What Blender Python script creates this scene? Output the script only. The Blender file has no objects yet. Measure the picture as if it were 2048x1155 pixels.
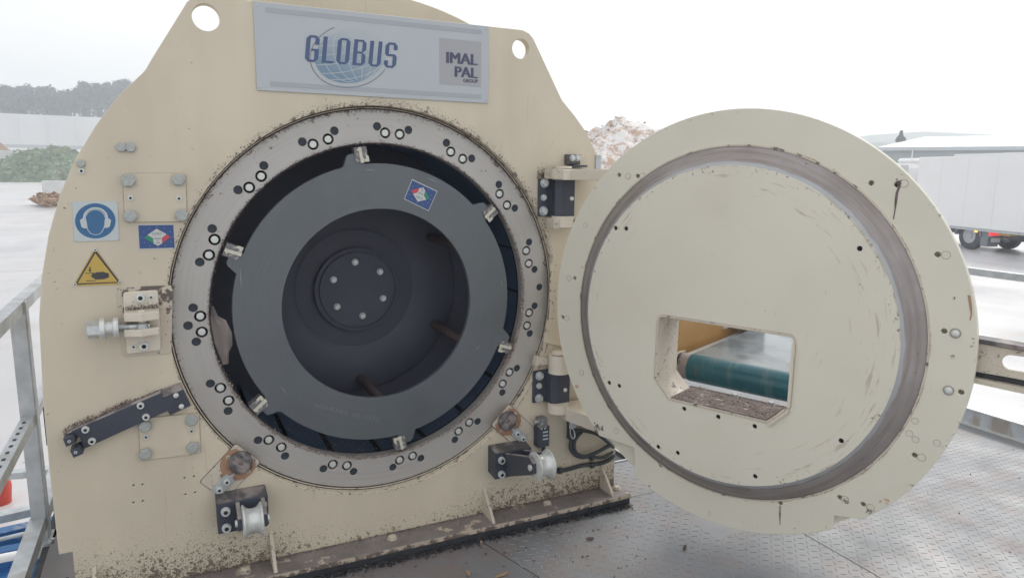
import bpy, bmesh, math, random
from mathutils import Vector, Matrix, noise
random.seed(7)
R = math.radians
S = bpy.context.scene
COL = S.collection

# ------------------------------------------------------------------ camera
F_PX, CX, CY = 1407.9, 1024.0, 577.5
YAW, PITCH, ROLL = 0.45471, -0.16648, 0.01201
CAM = Vector((-0.78592, -2.85964, 0.5647))
cy_, sy_, cp_, sp_ = math.cos(YAW), math.sin(YAW), math.cos(PITCH), math.sin(PITCH)
fw = Vector((sy_*cp_, cy_*cp_, sp_)); rt = Vector((cy_, -sy_, 0)); up = rt.cross(fw)
cr_, sr_ = math.cos(ROLL), math.sin(ROLL)
rt, up = rt*cr_+up*sr_, up*cr_-rt*sr_
cd = bpy.data.cameras.new('camera'); cam = bpy.data.objects.new('camera', cd); COL.objects.link(cam)
cd.sensor_width = 36; cd.lens = F_PX/2048*36; cd.clip_start = 0.05; cd.clip_end = 5000
mw = Matrix((rt, up, -fw)).transposed().to_4x4(); mw.translation = CAM
cam.matrix_world = mw
S.camera = cam

# ------------------------------------------------------------------ world, sun, exposure
SUN_EL, SUN_AZ = R(38), R(62)          # azimuth measured from +Y towards +X (sun stands behind the machine)
W = bpy.data.worlds.new('World'); S.world = W; W.use_nodes = True
nt = W.node_tree; bg = nt.nodes['Background']
sky = nt.nodes.new('ShaderNodeTexSky'); sky.sky_type = 'NISHITA'; sky.sun_disc = False
sky.sun_elevation = SUN_EL; sky.sun_rotation = SUN_AZ
sky.air_density = 1.5; sky.dust_density = 6; sky.ozone_density = 1
hs = nt.nodes.new('ShaderNodeHueSaturation'); hs.inputs['Saturation'].default_value = .35
mx = nt.nodes.new('ShaderNodeMix'); mx.data_type = 'RGBA'; mx.inputs[0].default_value = .82
mx.inputs[7].default_value = (9.1, 9.1, 9.25, 1)
nt.links.new(sky.outputs[0], hs.inputs['Color']); nt.links.new(hs.outputs[0], mx.inputs[6])
tcw = nt.nodes.new('ShaderNodeTexCoord'); cn = nt.nodes.new('ShaderNodeTexNoise'); cn.inputs['Scale'].default_value = 1.6; cn.inputs['Detail'].default_value = 5
cmr = nt.nodes.new('ShaderNodeMapRange'); cmr.inputs[1].default_value = .3; cmr.inputs[2].default_value = .7; cmr.inputs[3].default_value = .90; cmr.inputs[4].default_value = 1.10
cmp_ = nt.nodes.new('ShaderNodeMapping'); cmp_.inputs['Scale'].default_value = (1, 1, 2.5); vm = nt.nodes.new('ShaderNodeVectorMath'); vm.operation = 'SCALE'
nt.links.new(tcw.outputs['Generated'], cmp_.inputs[0]); nt.links.new(cmp_.outputs[0], cn.inputs['Vector']); nt.links.new(cn.outputs['Fac'], cmr.inputs[0])
nt.links.new(mx.outputs[2], vm.inputs[0]); nt.links.new(cmr.outputs[0], vm.inputs['Scale']); nt.links.new(vm.outputs[0], bg.inputs[0])
bg.inputs[1].default_value = .1
sl = bpy.data.lights.new('sun', 'SUN'); sl.energy = 1.1; sl.angle = R(14); sl.color = (1, .96, .9)
so = bpy.data.objects.new('sun', sl); COL.objects.link(so)
sd = Vector((math.sin(SUN_AZ)*math.cos(SUN_EL), math.cos(SUN_AZ)*math.cos(SUN_EL), math.sin(SUN_EL)))
so.rotation_euler = sd.to_track_quat('Z', 'Y').to_euler(); so.location = (0, 0, 20)
S.view_settings.view_transform = 'Standard'; S.view_settings.look = 'None'
S.view_settings.exposure = .30; S.view_settings.gamma = 1; S.view_settings.use_curve_mapping = False
S.cycles.volume_bounces = 4
S.render.resolution_x = 1024; S.render.resolution_y = 577

# ------------------------------------------------------------------ frames (real planes of the place)
FACE = Matrix.Identity(4)
AZ = 2.72842
tt = Vector((math.sin(AZ), math.cos(AZ), 0)); yy = Vector((-tt.y, tt.x, 0))
DOOR = Matrix((tt, yy, Vector((0, 0, 1)))).transposed().to_4x4(); DOOR.translation = (1.07169, -.89385, 0)
ZF = -1.075            # deck
ZG = -2.6              # yard
def ray(px, py): return rt*((px-CX)/F_PX) - up*((py-CY)/F_PX) + fw
def onp(px, py, y=0.0, fr=FACE):
    inv = fr.inverted(); c = inv @ CAM; d = inv.to_3x3() @ ray(px, py)
    k = (y-c.y)/d.y; p = c+d*k; return (p.x, p.z)
def onz(px, py, z): d = ray(px, py); return CAM+d*((z-CAM.z)/d.z)
def atd(px, py, dist): d = ray(px, py); return CAM+d*(dist/math.hypot(d.x, d.y))

# ------------------------------------------------------------------ materials
def mat(name, col, rough=.5, metal=0.0, var=.06, vs=3.0, layers=(), bump=0, bs=200, spec=.5, rvar=0, stretch=None):
    m = bpy.data.materials.new(name); m.use_nodes = True; t = m.node_tree; N = t.nodes; L = t.links
    b = N['Principled BSDF']; b.inputs['Roughness'].default_value = rough; b.inputs['Metallic'].default_value = metal
    b.inputs['Specular IOR Level'].default_value = spec
    tc = N.new('ShaderNodeTexCoord'); sep = None
    def nz(scale, det=4, st=None, off=0.0, rg=.55):
        n = N.new('ShaderNodeTexNoise'); n.inputs['Scale'].default_value = scale; n.inputs['Detail'].default_value = det
        n.inputs['Roughness'].default_value = rg
        mp = N.new('ShaderNodeMapping'); mp.inputs['Location'].default_value = (off, off*1.7, off*.6)
        if st: mp.inputs['Scale'].default_value = st
        L.new(tc.outputs['Object'], mp.inputs[0]); L.new(mp.outputs[0], n.inputs['Vector']); return n.outputs['Fac']
    def rng(s, a, c, o0=0.0, o1=1.0):
        n = N.new('ShaderNodeMapRange'); n.inputs[1].default_value = a; n.inputs[2].default_value = c
        n.inputs[3].default_value = o0; n.inputs[4].default_value = o1; L.new(s, n.inputs[0]); return n.outputs[0]
    def mth(op, a, c):
        n = N.new('ShaderNodeMath'); n.operation = op
        for i, v in enumerate((a, c)):
            if isinstance(v, (int, float)): n.inputs[i].default_value = v
            else: L.new(v, n.inputs[i])
        return n.outputs[0]
    def mixc(f, a, c):
        n = N.new('ShaderNodeMix'); n.data_type = 'RGBA'
        if isinstance(f, float): n.inputs[0].default_value = f
        else: L.new(f, n.inputs[0])
        for i, v in ((6, a), (7, c)):
            if isinstance(v, tuple): n.inputs[i].default_value = v
            else: L.new(v, n.inputs[i])
        return n.outputs[2]
    def rgba(c, k=1): return (c[0]*k, c[1]*k, c[2]*k, 1)
    cur = mixc(rng(nz(vs, 5, stretch), .3, .7), rgba(col, 1-var), rgba(col, 1+var))
    for i, l in enumerate(layers):
        if l.get('rad'):
            if sep is None:
                sep = N.new('ShaderNodeSeparateXYZ'); L.new(tc.outputs['Object'], sep.inputs[0])
            rr0 = mth('SQRT', mth('ADD', mth('MULTIPLY', sep.outputs[0], sep.outputs[0]), mth('MULTIPLY', sep.outputs[2], sep.outputs[2])), 0)
            an = mth('ARCTAN2', sep.outputs[2], sep.outputs[0]); cb = N.new('ShaderNodeCombineXYZ')
            L.new(mth('MULTIPLY', rr0, l['s']), cb.inputs[0]); L.new(mth('MULTIPLY', an, l['rad']), cb.inputs[1])
            n_ = N.new('ShaderNodeTexNoise'); n_.inputs['Scale'].default_value = 1; n_.inputs['Detail'].default_value = l.get('d', 3); n_.inputs['Roughness'].default_value = l.get('r', .6)
            L.new(cb.outputs[0], n_.inputs['Vector']); v = n_.outputs['Fac']
        else: v = nz(l['s'], l.get('d', 3), l.get('st'), 3.1+i*5.7, l.get('r', .55))
        for (ax, a, c, g) in l.get('mask', ()):
            if sep is None:
                sep = N.new('ShaderNodeSeparateXYZ'); L.new(tc.outputs['Object'], sep.inputs[0])
            if ax == 'R':
                rr = mth('SQRT', mth('ADD', mth('MULTIPLY', sep.outputs[0], sep.outputs[0]), mth('MULTIPLY', sep.outputs[2], sep.outputs[2])), 0)
                s = rr
            elif ax == '|X|': s = mth('ABSOLUTE', sep.outputs[0], 0)
            else: s = sep.outputs['XYZ'.index(ax)]
            v = mth('ADD', v, rng(s, a, c, 0.0, g))
        f = rng(v, l['lo'], l['hi'], 0.0, l.get('k', 1.0))
        cur = mixc(f, cur, rgba(l['c']))
    L.new(cur, b.inputs['Base Color'])
    if rvar: L.new(rng(nz(vs*2.3, 4, stretch, 9), .3, .7, rough-rvar, rough+rvar), b.inputs['Roughness'])
    if bump:
        bn = N.new('ShaderNodeBump'); bn.inputs['Strength'].default_value = bump; bn.inputs['Distance'].default_value = .002
        L.new(nz(bs, 3), bn.inputs['Height']); L.new(bn.outputs[0], b.inputs['Normal'])
    return m
DIRT = (.085, .065, .062); GREASE = (.05, .05, .055)
CREAM = (.65, .58, .455); CREAM2 = (.71, .68, .57)
M = {}
M['plate'] = mat('cream_paint', CREAM, .42, var=.05, vs=1.6, bump=.06, bs=90, layers=[
    dict(s=3, lo=.5, hi=.8, c=(.40, .36, .29), k=.35, st=(1, 1, .35)),
    dict(s=38, lo=.66, hi=.76, c=(.36, .29, .21), k=.40, st=(1, 1, .05)), dict(s=95, lo=.735, hi=.77, c=DIRT, k=.8, r=.7),
    dict(s=150, lo=.79, hi=.85, c=(.13, .09, .065), k=.92, r=.72, mask=[('Z', -.64, -1.0, .205), ('|X|', .15, .6, .085)]),
    dict(s=60, lo=.80, hi=.88, c=(.12, .095, .075), k=.85, r=.7, mask=[('Z', -.80, -1.02, .25), ('|X|', .25, .6, .11)]),
    dict(s=40, lo=.77, hi=.84, c=DIRT, k=.85, st=(1, 1, .6), mask=[('R', .842, .812, .18), ('Z', -.2, .5, .04)]),
    dict(s=5, lo=.5, hi=.8, c=(.42, .36, .27), k=.25, st=(1, 1, .2))])
M['cream'] = mat('cream_paint_parts', (.69, .63, .53), .4, var=.05, vs=8, bump=.05, bs=120, layers=[
    dict(s=35, lo=.70, hi=.76, c=DIRT, k=.8, r=.65)])
M['cream_dirty'] = mat('cream_paint_dirty', (.58, .52, .43), .5, var=.08, vs=9, bump=.1, bs=120, layers=[
    dict(s=22, lo=.58, hi=.66, c=DIRT, k=.85, r=.7), dict(s=90, lo=.66, hi=.7, c=(.12, .09, .07), k=.8)])
M['latchbase'] = mat('latch_base_paint', (.57, .50, .41), .5, var=.06, vs=9, bump=.1, bs=120, layers=[
    dict(s=24, lo=.72, hi=.78, c=DIRT, k=.9, r=.7, mask=[('Z', .02, .085, .26)]),
    dict(s=24, lo=.72, hi=.78, c=DIRT, k=.9, r=.7, mask=[('Z', -.13, -.2, .14)]),
    dict(s=30, lo=.75, hi=.8, c=(.12, .08, .07), k=.9, r=.7, mask=[('X', -.87, -.80, .2)])])
M['door'] = mat('door_paint', CREAM2, .4, var=.04, vs=1.8, bump=.05, bs=70, layers=[
    dict(s=2.2, lo=.5, hi=.75, c=(.60, .56, .45), k=.4),
    dict(s=55, lo=.725, hi=.76, c=(.16, .14, .12), k=.8, r=.7),
    dict(s=30, lo=.77, hi=.82, c=(.18, .16, .14), k=.8, r=.7, mask=[('R', .74, .785, .12)]),
    dict(s=14, lo=.74, hi=.78, c=(.45, .22, .08), k=.7, mask=[('R', .75, .79, .08), ('X', .5, .78, .04)])])
M['plug'] = mat('door_plug_paint', (.72, .685, .58), .42, var=.035, vs=1.5, bump=.05, bs=70, layers=[
    dict(s=2.0, lo=.45, hi=.75, c=(.60, .55, .46), k=.4),
    dict(s=1.6, lo=.62, hi=.68, c=(.50, .48, .34), k=.3, d=6),
    dict(s=60, lo=.735, hi=.77, c=(.16, .14, .12), k=.8, r=.65),
    dict(s=60, rad=3.5, lo=.70, hi=.80, c=(.42, .35, .27), k=.6, r=.65, mask=[('R', .44, .56, .10), ('X', -.1, .45, .06)]), dict(s=55, lo=.72, hi=.78, c=(.20, .18, .15), k=.85, r=.7, mask=[('R', .54, .595, .14)])])
M['band'] = mat('worn_steel_band', (.33, .30, .29), .38, metal=.35, var=.12, vs=9, stretch=(1, 1, 1), bump=.08, bs=150, rvar=.08, layers=[
    dict(s=45, rad=1.5, lo=.42, hi=.68, c=(.22, .18, .16), k=.7), dict(s=120, rad=3, lo=.55, hi=.75, c=(.45, .43, .42), k=.4), dict(s=45, lo=.68, hi=.75, c=(.12, .10, .09), k=.7),
    dict(s=30, rad=4, lo=.72, hi=.90, c=(.44, .46, .48), k=.8, mask=[('R', .612, .600, .5)])])
M['ring'] = mat('machined_ring_steel', (.49, .47, .445), .40, metal=.35, var=.05, vs=2.2, rvar=.06, bump=.03, bs=300, layers=[
    dict(s=3, lo=.55, hi=.75, c=(.42, .46, .40), k=.3), dict(s=110, rad=1.5, lo=.5, hi=.8, c=(.38, .355, .335), k=.5),
    dict(s=70, lo=.74, hi=.78, c=(.16, .13, .12), k=.8, r=.65),
    dict(s=40, lo=.76, hi=.84, c=(.15, .11, .10), k=.9, r=.7, mask=[('R', .772, .80, .17), ('Z', -.3, .5, .1)]),
    dict(s=30, lo=.82, hi=.9, c=(.2, .13, .10), k=.8, r=.7, mask=[('R', .69, .668, .2)]),
    dict(s=9, lo=.74, hi=.79, c=(.45, .30, .14), k=.55)])
M['zinc'] = mat('zinc_plated_steel', (.56, .59, .59), .34, metal=.55, var=.12, vs=60, bump=.05, bs=400, layers=[
    dict(s=90, lo=.66, hi=.72, c=(.25, .2, .17), k=.6)])
M['brightzinc'] = mat('bright_bolt_steel', (.66, .68, .66), .34, metal=.35, var=.1, vs=60)
M['dullzinc'] = mat('weathered_bolt_zinc', (.42, .445, .43), .42, metal=.3, var=.15, vs=50, layers=[dict(s=70, lo=.62, hi=.7, c=(.3, .27, .22), k=.6)])
M['steel'] = mat('bare_steel', (.50, .52, .52), .3, metal=.8, var=.1, vs=20, rvar=.08)
M['galv'] = mat('galvanised_steel', (.50, .53, .55), .45, metal=.45, var=.14, vs=14, bump=.05, bs=150, rvar=.08, layers=[
    dict(s=6, lo=.55, hi=.72, c=(.33, .29, .25), k=.6, st=(1, 1, .4))])
M['galv_dirty'] = mat('muddy_galvanised_steel', (.52, .56, .60), .5, metal=.3, var=.1, vs=10, layers=[
    dict(s=7, lo=.62, hi=.74, c=(.36, .30, .24), k=.8, st=(1, 1, .3), mask=[('Z', -.9, -1.05, .16)])])
M['black'] = mat('black_paint', (.052, .060, .082), .5, var=.12, vs=6, bump=.05, bs=150, layers=[
    dict(s=28, lo=.70, hi=.76, c=(.22, .17, .16), k=.6, r=.7)])
M['black_dusty'] = mat('dusty_black_paint', (.085, .08, .085), .6, var=.15, vs=14, bump=.1, bs=160, layers=[
    dict(s=12, lo=.46, hi=.6, c=(.36, .31, .29), k=.75, st=(1, .5, 2))])
M['dustgrey'] = mat('dust_grey_edge', (.33, .29, .28), .7, var=.2, vs=20, bump=.2, bs=120, layers=[
    dict(s=18, lo=.52, hi=.6, c=(.12, .10, .10), k=.7)])
M['disc'] = mat('dark_machined_disc', (.135, .15, .165), .36, metal=.3, var=.05, vs=2, rvar=.05, bump=.04, bs=220, layers=[
    dict(s=190, rad=2.0, lo=.45, hi=.8, c=(.20, .215, .225), k=.35, r=.75), dict(s=3, lo=.52, hi=.68, c=(.10, .105, .11), k=.4), dict(s=2.2, lo=.5, hi=.7, c=(.115, .15, .14), k=.4),
    dict(s=60, lo=.76, hi=.79, c=(.4, .42, .42), k=.5, st=(1, 1, .3))])
M['cavity'] = mat('flare_lifted_chamber_steel', (.105, .155, .24), .55, metal=.1, var=.15, vs=6, bump=.05, bs=120, layers=[  # colour raised towards blue to stand in for veiling lens flare
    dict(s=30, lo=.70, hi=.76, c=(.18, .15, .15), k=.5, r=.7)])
M['cavity2'] = mat('dark_rotor_face', (.080, .088, .115), .6, metal=.1, var=.1, vs=4, bump=.05, bs=120, layers=[
    dict(s=70, lo=.73, hi=.77, c=(.25, .2, .2), k=.5)])
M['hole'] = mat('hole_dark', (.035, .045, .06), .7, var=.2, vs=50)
M['rod'] = mat('rusty_rod', (.115, .085, .085), .5, metal=.2, var=.2, vs=12)
M['key'] = mat('pale_key_paint', (.62, .60, .50), .5, var=.08, vs=60, layers=[dict(s=60, lo=.66, hi=.72, c=(.2, .17, .15), k=.8)])
M['keygrey'] = mat('key_block_steel', (.20, .19, .20), .5, metal=.2, var=.2, vs=60, layers=[dict(s=70, lo=.58, hi=.62, c=(.5, .5, .48), k=.8)])
M['crust'] = mat('caked_sawdust', (.16, .12, .115), .95, var=.35, vs=60, bump=.4, bs=200)
M['crust2'] = mat('caked_wood_dust_pale', (.42, .33, .27), .95, var=.35, vs=90, bump=.4, bs=200)
M['flange'] = mat('greasy_base_flange', (.22, .195, .185), .6, var=.2, vs=8, bump=.2, bs=130, layers=[
    dict(s=11, lo=.62, hi=.67, c=(.55, .47, .38), k=.9, r=.6), dict(s=60, lo=.7, hi=.75, c=(.08, .065, .06), k=.8)])
M['flange_edge'] = mat('flange_edge_paint', (.52, .44, .35), .6, var=.1, vs=12, bump=.2, bs=130, layers=[
    dict(s=26, lo=.56, hi=.66, c=(.11, .085, .075), k=.9, r=.7, mask=[('Z', -1.02, -1.045, .15), ('X', 1.1, -.2, .10)])])
M['grease_shade'] = mat('black_grease_and_shade', (.045, .048, .055), .6, var=.3, vs=20, bump=.5, bs=60)  # real grease, and the painted shade of the latch bar
M['signwhite'] = mat('sign_white', (.47, .505, .53), .3, var=.025, vs=2, layers=[dict(s=50, lo=.76, hi=.8, c=(.3, .25, .2), k=.5)])
M['signbar'] = mat('sign_grey_bar', (.385, .415, .445), .3, var=.02)
M['signbox'] = mat('sign_logo_square', (.39, .395, .415), .3, var=.02)
M['navy'] = mat('print_navy', (.07, .11, .225), .35, var=.05)
M['navy2'] = mat('print_dark_navy', (.085, .09, .15), .35, var=.05)
M['printgrey'] = mat('print_grey', (.22, .25, .29), .35, var=.05)
M['gridline'] = mat('print_pale_line', (.47, .52, .55), .35, var=.02)
M['hearwhite'] = mat('sign_panel_white', (0.536, 0.593, 0.604), .35, var=.02, vs=4)
M['hearblue'] = mat('sign_blue', (.045, .15, .31), .35, var=.04)
M['yellow'] = mat('sign_yellow', (.55, .38, .09), .35, var=.04)
M['printblack'] = mat('print_black', (.055, .055, .065), .4, var=.05)
M['stkblue'] = mat('sticker_blue', (.04, .085, .24), .35, var=.05, layers=[dict(s=160, lo=.73, hi=.76, c=(.3, .38, .55), k=.7)])
M['stkwhite'] = mat('sticker_white', (0.570, 0.581, 0.559), .35, var=.02)
M['stkgreen'] = mat('sticker_green', (.03, .26, .15), .35, var=.04)
M['stkred'] = mat('sticker_red', (.55, .07, .09), .35, var=.04)
M['stkteal'] = mat('sticker_teal_print', (.12, .26, .25), .35, var=.04)
M['copper'] = mat('rusty_orange_disc', (.42, .25, .16), .5, metal=.2, var=.15, vs=14, layers=[dict(s=25, lo=.6, hi=.66, c=(.18, .12, .1), k=.7)])
M['rubber'] = mat('black_rubber', (.05, .055, .065), .5, var=.15, vs=30)
M['rag'] = mat('grey_brown_bark_sheet', (.22, .19, .18), .85, var=.25, vs=12, stretch=(1, 1, .25), bump=.4, bs=90)
M['yellowpanel'] = mat('ochre_side_panel', (.50, .29, .11), .45, var=.08, vs=5, layers=[dict(s=30, lo=.72, hi=.75, c=DIRT, k=.8)])
M['belt'] = mat('grey_belt', (.22, .26, .28), .16, var=.1, vs=4, rvar=.08, stretch=(1, 1, 1), layers=[dict(s=5, lo=.48, hi=.62, c=(.10, .12, .135), k=.7), dict(s=30, lo=.66, hi=.72, c=(.3, .25, .2), k=.6)])
M['beltgreen'] = mat('green_roller_belt', (.02, .115, .15), .3, var=.1, vs=8, layers=[dict(s=10, lo=.52, hi=.64, c=(.085, .17, .18), k=.7, st=(3, .6, .6)), dict(s=18, lo=.60, hi=.68, c=(.14, .11, .10), k=.7, st=(3, .5, .5))])
M['mud'] = mat('muddy_tray', (.18, .145, .135), .9, var=.3, vs=16, bump=.8, bs=60, layers=[
    dict(s=30, lo=.64, hi=.67, c=(.5, .43, .37), k=.9, st=(1, 2, 1)), dict(s=45, lo=.6, hi=.66, c=(.10, .075, .065), k=.8)])
M['deck'] = mat('deck_steel', (.225, .235, .25), .5, metal=.15, var=.12, vs=2.2, rvar=.1, bump=.15, bs=60, layers=[
    dict(s=2.4, lo=.56, hi=.70, c=(.25, .225, .205), k=.6), dict(s=40, lo=.72, hi=.76, c=(.10, .08, .07), k=.75, r=.65),
    dict(s=6, lo=.5, hi=.75, c=(.24, .20, .19), k=.8, mask=[('X', 1.0, .2, .16)])])
M['tread'] = mat('tread_bar_steel', (.27, .28, .295), .45, metal=.15, var=.2, vs=5)
M['blue'] = mat('blue_steel_paint', (.03, .13, .32), .45, var=.15, vs=6, layers=[dict(s=9, lo=.56, hi=.64, c=(.35, .36, .36), k=.6)])
M['red'] = mat('red_paint', (.5, .06, .04), .45, var=.1, vs=5)
M['ground'] = mat('wet_pale_concrete', (.56, .56, .57), .45, var=.14, vs=.12, rvar=.18, layers=[
    dict(s=.25, lo=.52, hi=.60, c=(.44, .445, .47), k=.6, d=7, st=(1, .35, 1)), dict(s=.9, lo=.55, hi=.66, c=(.47, .43, .40), k=.5, d=6, st=(.4, 1, 1)),
    dict(s=.07, lo=.5, hi=.6, c=(.60, .58, .57), k=.6), dict(s=9, lo=.68, hi=.72, c=(.22, .19, .17), k=.5, r=.65)])
M['white'] = mat('white_painted_metal', (.86, .86, .86), .4, var=.03, vs=.4)
M['tarp'] = mat('white_fabric', (.74, .74, .74), .6, var=.05, vs=.1)
M['truckdark'] = mat('truck_chassis_grey', (.10, .11, .13), .6, var=.2, vs=2)
M['truckgrey'] = mat('mudguard_grey', (.20, .22, .25), .6, var=.1, vs=2)
M['tyre'] = mat('tyre_rubber', (.07, .08, .095), .8, var=.15, vs=5)
M['rim'] = mat('wheel_rim', (.45, .47, .49), .4, metal=.4, var=.1, vs=6)
M['amber'] = mat('amber_panel', (.60, .35, .06), .5, var=.05)
m = mat('tail_light_lit', (.8, .03, .05), .3); b = m.node_tree.nodes['Principled BSDF']
b.inputs['Emission Color'].default_value = (1, .05, .07, 1); b.inputs['Emission Strength'].default_value = .6; M['tail'] = m
m = mat('marker_light_lit', (.9, .35, .08), .3); b = m.node_tree.nodes['Principled BSDF']
b.inputs['Emission Color'].default_value = (1, .4, .1, 1); b.inputs['Emission Strength'].default_value = 1.5; M['marker'] = m
M['cladding'] = mat('grey_cladding', (.30, .33, .34), .5, var=.08, vs=.15, stretch=(1, 1, .05))
M['roofgrey'] = mat('pale_roof_sheet', (.62, .65, .67), .4, var=.1, vs=.05)
M['wood'] = mat('winter_wood', (.09, .10, .12), .9, var=.25, vs=.1)
M['hill'] = mat('hill_meadow', (.11, .12, .08), .9, var=.2, vs=.02)
M['fir'] = mat('fir_needles', (.03, .065, .05), .9, var=.25, vs=.8)
M['bark'] = mat('bark', (.10, .08, .06), .9, var=.2, vs=3)
M['green'] = mat('green_waste', (.11, .17, .07), .9, var=.45, vs=.8, layers=[dict(s=1.2, lo=.56, hi=.62, c=(.4, .38, .28), k=.7), dict(s=.5, lo=.55, hi=.66, c=(.07, .07, .05), k=.6)])
M['chips'] = mat('snowy_wood_heap', (.80, .78, .76), .9, var=.06, vs=.4, bump=.5, bs=3, layers=[
    dict(s=.8, lo=.49, hi=.56, c=(.46, .29, .20), k=.9, d=8, r=.85)])
M['chipwood'] = mat('brown_wood_chunks', (.36, .20, .13), .9, var=.3, vs=.5)
M['splinter'] = mat('wood_splinter', (.40, .27, .18), .9, var=.4, vs=5)
M['darkchip'] = mat('dark_bark_chip', (.12, .085, .07), .9, var=.4, vs=9)
M['concreteblock'] = mat('white_concrete_block', (.66, .66, .65), .8, var=.08, vs=1)

# ------------------------------------------------------------------ object helpers
WM = {}
def link(name, mesh, m=None, parent=None, M4=None):
    o = bpy.data.objects.new(name, mesh); COL.objects.link(o)
    if m is not None and mesh is not None and not mesh.materials: mesh.materials.append(M[m] if isinstance(m, str) else m)
    M4 = M4.copy() if M4 else Matrix.Identity(4)
    WM[o.name] = M4
    if parent is not None:
        o.parent = parent; o.matrix_parent_inverse = WM[parent.name].inverted()
    o.matrix_basis = M4
    return o
def tag(o, label=None, cat=None, group=None, kind=None):
    if label: o['label'] = label
    if cat: o['category'] = cat
    if group: o['group'] = group
    if kind: o['kind'] = kind
    return o
def empty(name, loc, label, cat, group=None):
    o = link(name, None, M4=Matrix.Translation(loc)); o.empty_display_size = .2
    return tag(o, label, cat, group)
def smooth(me, ang=35):
    me.polygons.foreach_set('use_smooth', [True]*len(me.polygons))
    try: me.set_sharp_from_angle(angle=R(ang))
    except Exception: pass
    return me
def plate_mesh(loops, y0, y1, bev=.0015, sm=True):
    """closed outlines (first outer, rest holes) in local X/Z, front face at y0 (towards -Y), back at y1"""
    cu = bpy.data.curves.new('c', 'CURVE'); cu.dimensions = '2D'; cu.fill_mode = 'BOTH'
    for lp in loops:
        sp = cu.splines.new('POLY'); sp.points.add(len(lp)-1); sp.use_cyclic_u = True
        for p, q in zip(sp.points, lp): p.co = (q[0], q[1], 0, 1)
    th = abs(y1-y0)/2
    b = min(bev, th*.45)
    cu.extrude = max(th-b, 1e-5); cu.bevel_depth = b; cu.bevel_resolution = 0
    if b > 0: cu.offset = -b
    ob = bpy.data.objects.new('c', cu); me = bpy.data.meshes.new_from_object(ob)
    bpy.data.objects.remove(ob); bpy.data.curves.remove(cu)
    mid = (y0+y1)/2
    me.transform(Matrix(((1, 0, 0, 0), (0, 0, -1, mid), (0, 1, 0, 0), (0, 0, 0, 1))))
    me.materials.clear()
    if sm: smooth(me, 30)
    return me
def circ(cx, cz, r, n=48, a0=0): return [(cx+r*math.cos(a0+2*math.pi*i/n), cz+r*math.sin(a0+2*math.pi*i/n)) for i in range(n)]
def rrect(x0, z0, x1, z1, r, n=4):
    P = []
    for (cx, cz, a) in ((x1-r, z1-r, 0), (x0+r, z1-r, 90), (x0+r, z0+r, 180), (x1-r, z0+r, 270)):
        for i in range(n+1): P.append((cx+r*math.cos(R(a+90*i/n)), cz+r*math.sin(R(a+90*i/n))))
    return P
def roundpoly(pts, r, n=4):
    out = []; N = len(pts)
    for i in range(N):
        a, b, c = Vector(pts[i-1]), Vector(pts[i]), Vector(pts[(i+1) % N])
        d0 = (a-b); d1 = (c-b); rr = min(r, d0.length*.45, d1.length*.45)
        p0 = b+d0.normalized()*rr; p1 = b+d1.normalized()*rr
        for k in range(n+1):
            t = k/n; q = p0*(1-t)**2+b*2*t*(1-t)+p1*t*t; out.append((q.x, q.y))
    return out
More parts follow.
